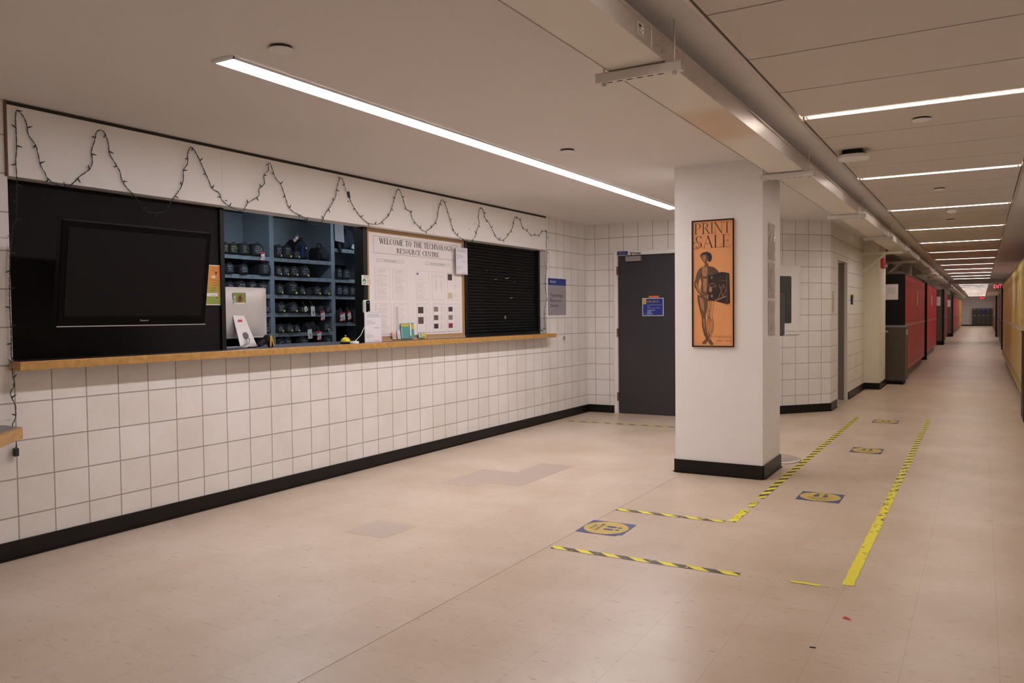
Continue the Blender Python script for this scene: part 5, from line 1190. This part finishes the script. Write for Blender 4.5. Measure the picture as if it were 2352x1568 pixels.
tape('small leftover scrap of yellow tape near the tape corner', (-.79, 3.982), (-.655, 3.990), .026, .9, .9, ragged=.006)
tape('long yellow tape on the right running up the corridor floor', (-.541, 4.05), (-.537, 10.79), .050, .66, .20, ragged=.005)
tape('thin striped tape on the floor before the dark door', (-4.45, 8.80), (-2.6, 8.84), .045, .2, .2)
t = MB('xy')
r6 = random.Random(9)
for k in range(60):
    x = -1.03+r6.random()*.5; y = 3.972+(x+1.03)*.03+r6.uniform(-.016, .018); l = r6.uniform(.003, .016); t.poly([(x, y), (x+l, y+.001), (x+l*.7, y+.004), (x+.001, y+.003)], -.0004)
tag(obj('tape_residue', t, mat('glue_grime', (.20, .17, .14), .8), None), 'grimy glue residue left where tape was pulled up', 'tape residue', kind='stuff')
M_decb = mat('decal_blue', (.045, .065, .20), .4, noise=.15, nscale=30); M_decy = mat('decal_yellow', (.56, .40, .07), .4, noise=.08, nscale=20)
def decal(label, cx, cy, wd, h, rz, torn=False):
    t = thing('floor_decal', label, 'floor sticker', (cx, cy, 0), rz, 'please stand here floor stickers')
    mb = MB('xy'); pts = [(-wd/2, -h/2+.03), (-wd/2+.035, -h/2+.02), (-wd/2+.03, -h/2), (wd/2, -h/2), (wd/2, h/2), (-wd/2, h/2)]
    if not torn: pts = [(-wd/2, -h/2), (wd/2, -h/2), (wd/2, h/2), (-wd/2, h/2)]
    mb.poly(pts, -.0016); obj('sticker_base', mb, M_decb, t)
    mb = MB('xy'); mb.ell(0, 0, wd*.475, h*.475, 48, -.0024); obj('yellow_disc', mb, M_decy, t)
    mb = MB('xy')
    for s_ in (-1, 1):
        for (cx_, cy_, ra, rb) in ((s_*.030, -.025, .018, .034), (s_*.026, -.080, .013, .015)): mb.ell(cx_, cy_, ra, rb, 18, -.0032)
    obj('footprints', mb, M_decb, t)
    mb = MB('xy', -.0032); mb.text('PLEASE', 0, .068, .024, 'c', .10); mb.text('STAND HERE', 0, .030, .024, 'c', .165)
    obj('lettering', mb, M_decb, t)
    return t
decal('stand here floor sticker left of the pillar tape, turned sideways', -1.964, 4.458, .295, .285, PI/2+.04, True)
decal('stand here floor sticker nearest the viewer inside the taped lane', -.971, 5.920, .285, .285, PI)
decal('stand here floor sticker in the middle of the taped lane', -.919, 8.116, .270, .305, PI)
decal('stand here floor sticker farthest up the taped lane', -.970, 10.356, .275, .300, PI)
c = fl(1945, 1421)
mb = MB('xy'); mb.add([(-.018, .004, .001), (-.008, .014, .006), (.006, .010, .004), (.020, -.006, .001), (.004, -.008, .002), (-.014, -.004, .001)], [(0, 5, 4, 3, 2, 1)]); mb.add([(-.018, .004, .001), (-.008, .014, .001), (.006, .010, .001), (.020, -.006, .0008), (.004, -.008, .0006), (-.014, -.004, .0005)], [(0, 1, 2, 3, 4, 5)])
tag(obj('candy_wrapper', mb, M_red, None, (c.x, c.y, 0)), 'tiny crumpled red scrap on the floor at lower right', 'litter')
c = fl(1867, 1487)
mb = MB('xy'); mb.box(-.012, .012, -.003, .002, .0005, .003); tag(obj('black_scrap', mb, M_blackm, None, (c.x, c.y, 0), .2), 'tiny black scrap lying on the floor at lower right', 'litter')

# ------------------------------------------------------------------ lockers
M_lock = {'red': mat('red_enamel', (.50, .012, .016), .38, noise=.12, nscale=3), 'maroon': mat('maroon_enamel', (.22, .02, .02), .3, coat=.3), 'yellow': mat('yellow_enamel', (.60, .47, .17), .36, noise=.10, nscale=3), 'grey': mat('grey_enamel', (.14, .11, .10), .35),
          'gold': mat('gold_enamel', (.62, .36, .02), .35)}
M_plinth = wood_mat('scuffed_plinth', (.13, .10, .08), (.28, .23, .19), 1.5, .6)
M_lbody = mat('locker_carcass', (.006, .005, .0045), .5, spec=.25)
M_trimm = mat('locker_trim', (.16, .13, .12), .25, .6)
def bank(label, xf, side, y0, y1, z1, n, colors, depth=.45, notes=(), pitch_in=.07):
    """side=+1: doors look along +X (left row); side=-1: doors look along -X"""
    rz = PI/2 if side > 0 else -PI/2
    t = thing('locker_bank', label, 'lockers', (xf, y0 if side > 0 else y1, 0), rz, 'rows of corridor lockers')
    Ln = y1-y0; zb = .17
    mb = MB(); mb.box(0, Ln, .022, depth, zb, z1); obj('carcass', mb, M_lbody, t)
    for a_ in (0, Ln-.02): mb = MB(); mb.box(a_, a_+.02, -.004, .021, zb, z1); obj('end_strip', mb, M_lbody, t)
    mb = MB(); mb.box(.01, Ln-.01, pitch_in, depth-.02, 0, zb-.001); obj('plinth', mb, M_plinth, t)
    mb = MB(); mb.prism([(-.004, z1), (depth, z1+.0), (depth, z1+.03), (.06, z1+.05), (-.004, z1+.012)], 0, Ln, 'yz'); obj('top_trim', mb, M_trimm, t)
    w_ = (Ln-.04)/n; proto = {}
    for i in range(n):
        cn = colors[i % len(colors)] if isinstance(colors, (list, tuple)) else colors
        x = .02+i*w_
        if cn not in proto:
            mb = MB(); mb.box(.011, w_-.011, 0, .021, zb+.012, z1-.012)
            d = obj('door', mb, M_lock[cn], t, bev=.003)
            mb = MB()
            for k in range(3): mb.box(w_*.30, w_*.70, -.0035, -.0005, z1-.13-k*.035, z1-.125-k*.035); mb.box(w_*.30, w_*.70, -.0035, -.0005, zb+.10+k*.035, zb+.105+k*.035)
            obj('louvre', mb, M_lbody, d)
            mb = MB(); mb.box(w_*.74, w_*.84, -.006, -.0005, 1.03, 1.075); mb.tube([(w_*.79, -.012, 1.035), (w_*.79, -.012, 1.05)], .008, 8); obj('handle', mb, M_galv, d)
            proto[cn] = d; d.location.x = x
        else:
            c = copy_tree(proto[cn], t); c.location.x = x
    for (u, z, wd, h) in notes:
        mb = MB(); mb.box(u, u+wd, -.005, -.0035, z, z+h); obj('taped_note', mb, M_paper, t)
    return t
bank('first row of red lockers on the left, beside the low cabinet', -1.22, 1, 16.4, 22.3, 1.99, 19, ['red'], notes=((3.1, 1.42, .22, .33),))
bank('second row of red lockers on the left, past the black end panel', -1.285, 1, 24.03, 29.8, 2.03, 18, ['red'], notes=((2.7, 1.45, .22, .3),))
bank('third row of red lockers on the left, between the two taupe piers', -1.34, 1, 35.6, 41.0, 2.03, 17, ['red'])
bank('fourth row of red lockers on the left, past the second taupe pier', -1.34, 1, 47.0, 62.5, 2.03, 40, ['red'])
bank('short row of yellow lockers at the far left end', -1.34, 1, 62.6, 70.0, 2.03, 20, ['gold'])
bank('near row of yellow lockers along the right wall', .455, -1, 11.42, 23.4, 1.95, 38, ['yellow'], notes=((6.3, 1.35, .22, .32), (8.3, 1.35, .22, .32), (9.7, 1.4, .2, .28)))
bank('row of grey lockers on the right, past the yellow lockers', .60, -1, 31.0, 42.0, 2.0, 36, ['grey'], depth=.38)
bank('farthest row of grey lockers on the right wall', .62, -1, 46.0, 60.0, 2.0, 40, ['grey'], depth=.37)
def panel(name, label, cat, x0, x1, y0, y1, z1, m, group=None):
    mb = MB(); mb.box(x0, x1, y0, y1, 0, z1); return tag(obj(name, mb, m, None, (0, 0, 0), 0, bev=.003), label, cat, group)
g = 'black locker end panels'
panel('end_panel', 'black end panel before the second row of red lockers', 'end panel', -1.75, -1.255, 23.96, 24.02, 2.055, M_lbody, g)
panel('end_panel', 'black end panel before the grey lockers on the right', 'end panel', .555, .99, 30.85, 30.98, 2.02, M_lbody, g)
panel('end_panel', 'black end panel before the farthest grey lockers on the right', 'end panel', .58, .99, 45.8, 45.98, 2.02, M_lbody, g)
for nm, y0_, y1_, lb in (('wall_taupe', 34.6, 35.5, 'first'), ('wall_taupe', 45.8, 46.9, 'second')):
    mb = MB(); mb.box(-1.949, -1.265, y0_, y1_, 0, 2.12); s_ = struct(nm, mb, M_taupe, lb+' taupe boxed pier between the left lockers', 'wall')
    mb = MB(); mb.box(-1.949, -1.255, y0_-.012, y0_-.001, 0, .16); obj('baseboard', mb, M_black, s_)
    mb = MB(); mb.box(-1.300, -1.252, y0_-.012, y1_, 0, 2.125); obj('corner_guard', mb, M_lbody, s_)
    mb = MB(); mb.box(-1.90, -1.40, y0_+.1, y1_, 2.121, CH); obj('upper_column', mb, M_paint, s_)
    t = thing('locker_notice', 'white notice taped to the %s taupe pier' % lb, 'notice', (-1.62, y0_-.002, 1.50), 0, 'notices taped to locker ends and piers')
    mb = MB(); mb.box(0, .26, -.001, 0, 0, .34); obj('sheet', mb, M_paper, t)
    mb = MB('xz', -.002)
    for k in range(6): mb.rect(.04, .20, .15+k*.025, .155+k*.025)
    obj('printed_text', mb, M_inkg, t)
mb = MB(); mb.box(-1.72, -1.50, 21.4, 22.2, 2.05, CH); struct('wall_column', mb, M_paint, 'white column rising behind the first red lockers', 'wall')
t = thing('locker_notice', 'white notice taped to the black end of the nearest red lockers', 'notice', (-1.556, 16.398, 1.517), 0, 'notices taped to locker ends and piers')
mb = MB(); mb.box(0, .221, -.001, 0, 0, .286); obj('sheet', mb, M_paper, t)
mb = MB('xz', -.0016); mb.text('LOCKER NOTICE', .11, .245, .010, 'c', .12)
for k in range(7): mb.rect(.03, .19-.03*(k % 2), .11+k*.017, .114+k*.017)
obj('printed_text', mb, M_inkg, t)

# low rolling cabinets
def low_cab(label, x0, x1, y0, y1, h, m, side):
    t = thing('rolling_cabinet', label, 'cabinet', ((x0+x1)/2, y0, 0)); hw = (x1-x0)/2; L_ = y1-y0
    mb = MB(); mb.box(-hw, hw, 0, L_, .07, h-.03); obj('body', mb, m, t, bev=.004)
    mb = MB(); mb.box(-hw-.01, hw+.01, -.012, L_+.01, h-.029, h); obj('top', mb, mat('cab_top', (.26, .24, .27), .4), t)
    mb = MB(); mb.box(-hw+.02, hw-.03, .02, L_-.02, .035, .069); obj('plinth', mb, M_black, t)
    for x in (-hw+.07, hw-.05):
        for y in (.08, L_-.06): mb = MB(); mb.tube([(x-.015, y, .03), (x+.015, y, .03)], .029, 12); obj('castor', mb, M_black, t)
    xs_ = hw+.001 if side > 0 else -hw-.001
    for k in range(4):
        y = .13+k*(L_-.2)/4
        mb = MB(); mb.box(min(xs_, xs_+.004*side), max(xs_, xs_+.004*side), y, y+.12, h-.17, h-.07); obj('vent_slot', mb, M_galv, t)
    mb = MB(); mb.box(-.05, .04, -.006, -.0005, h-.12, h-.085); obj('name_plate', mb, M_galv, t)
    return t
low_cab('low brown-grey rolling cabinet in front of the red lockers', -1.80, -1.165, 15.74, 16.36, 1.045, M_taupeb, 1)
t = thing('side_cabinet', 'low black cabinet at the right edge before the yellow lockers', 'cabinet', (.70, 10.72, 0))
mb = MB(); mb.box(-.285, .27, 0, .64, .03, 1.03); obj('body', mb, M_lbody, t, bev=.004)
mb = MB(); mb.box(-.29, .275, -.005, .645, 1.031, 1.055); obj('top', mb, M_lbody, t)
mb = MB(); mb.box(-.25, .25, .02, .62, 0, .029); obj('plinth', mb, M_black, t)

# grey low lockers on the end wall
t = thing('locker_bank', 'low grey lockers with a blue door against the far end wall', 'lockers', (-.69, 78.40, 0), 0, 'rows of corridor lockers')
mb = MB(); mb.box(0, 1.65, .02, .48, 0, 1.47); obj('carcass', mb, M_lbody, t)
for r, (z0, z1) in enumerate(((1.0, 1.44), (.08, .97))):
    for k in range(5):
        mb = MB(); mb.box(.02+k*.325, .325+k*.325, 0, .019, z0, z1); d = obj('door', mb, M_blue if (r == 0 and k == 2) else mat('low_grey', (.06, .05, .048), .4), t)
        mb = MB(); mb.box(.08+k*.325, .27+k*.325, -.01, -.001, z1-.08, z1-.05); obj('handle', mb, M_galv, d)

# corridor cross beam and exit signs
mb = MB(); mb.box(-1.04, .99, 36.7, 37.3, 2.36, CH-.001)
tag(obj('cross_duct', mb, mat('beam_metal', (.70, .68, .70), .3, .5), None, bev=.01), 'shiny metal duct crossing the corridor ceiling', 'duct')
E_exit = emit('exit_red_glow', (1.0, .03, .04), 3.2)
for (x, y, wd, lb) in ((.58, 40.0, .30, 'red exit sign on the right, nearer one'), (.05, 76.0, .34, 'red exit sign before the far end wall')):
    t = thing('exit_sign', lb, 'exit sign', (x, y, 2.22), 0, 'exit signs in the corridor')
    mb = MB(); mb.box(-wd/2, wd/2, 0, .05, 0, .19); mb.box(-.02, .02, .01, .04, .19, CH-2.22-.001); obj('housing', mb, M_lbody, t)
    mb = MB('xz', -.002); mb.text('EXIT', 0, .022, .15, 'c', wd*.94); obj('lettering', mb, E_exit, t)
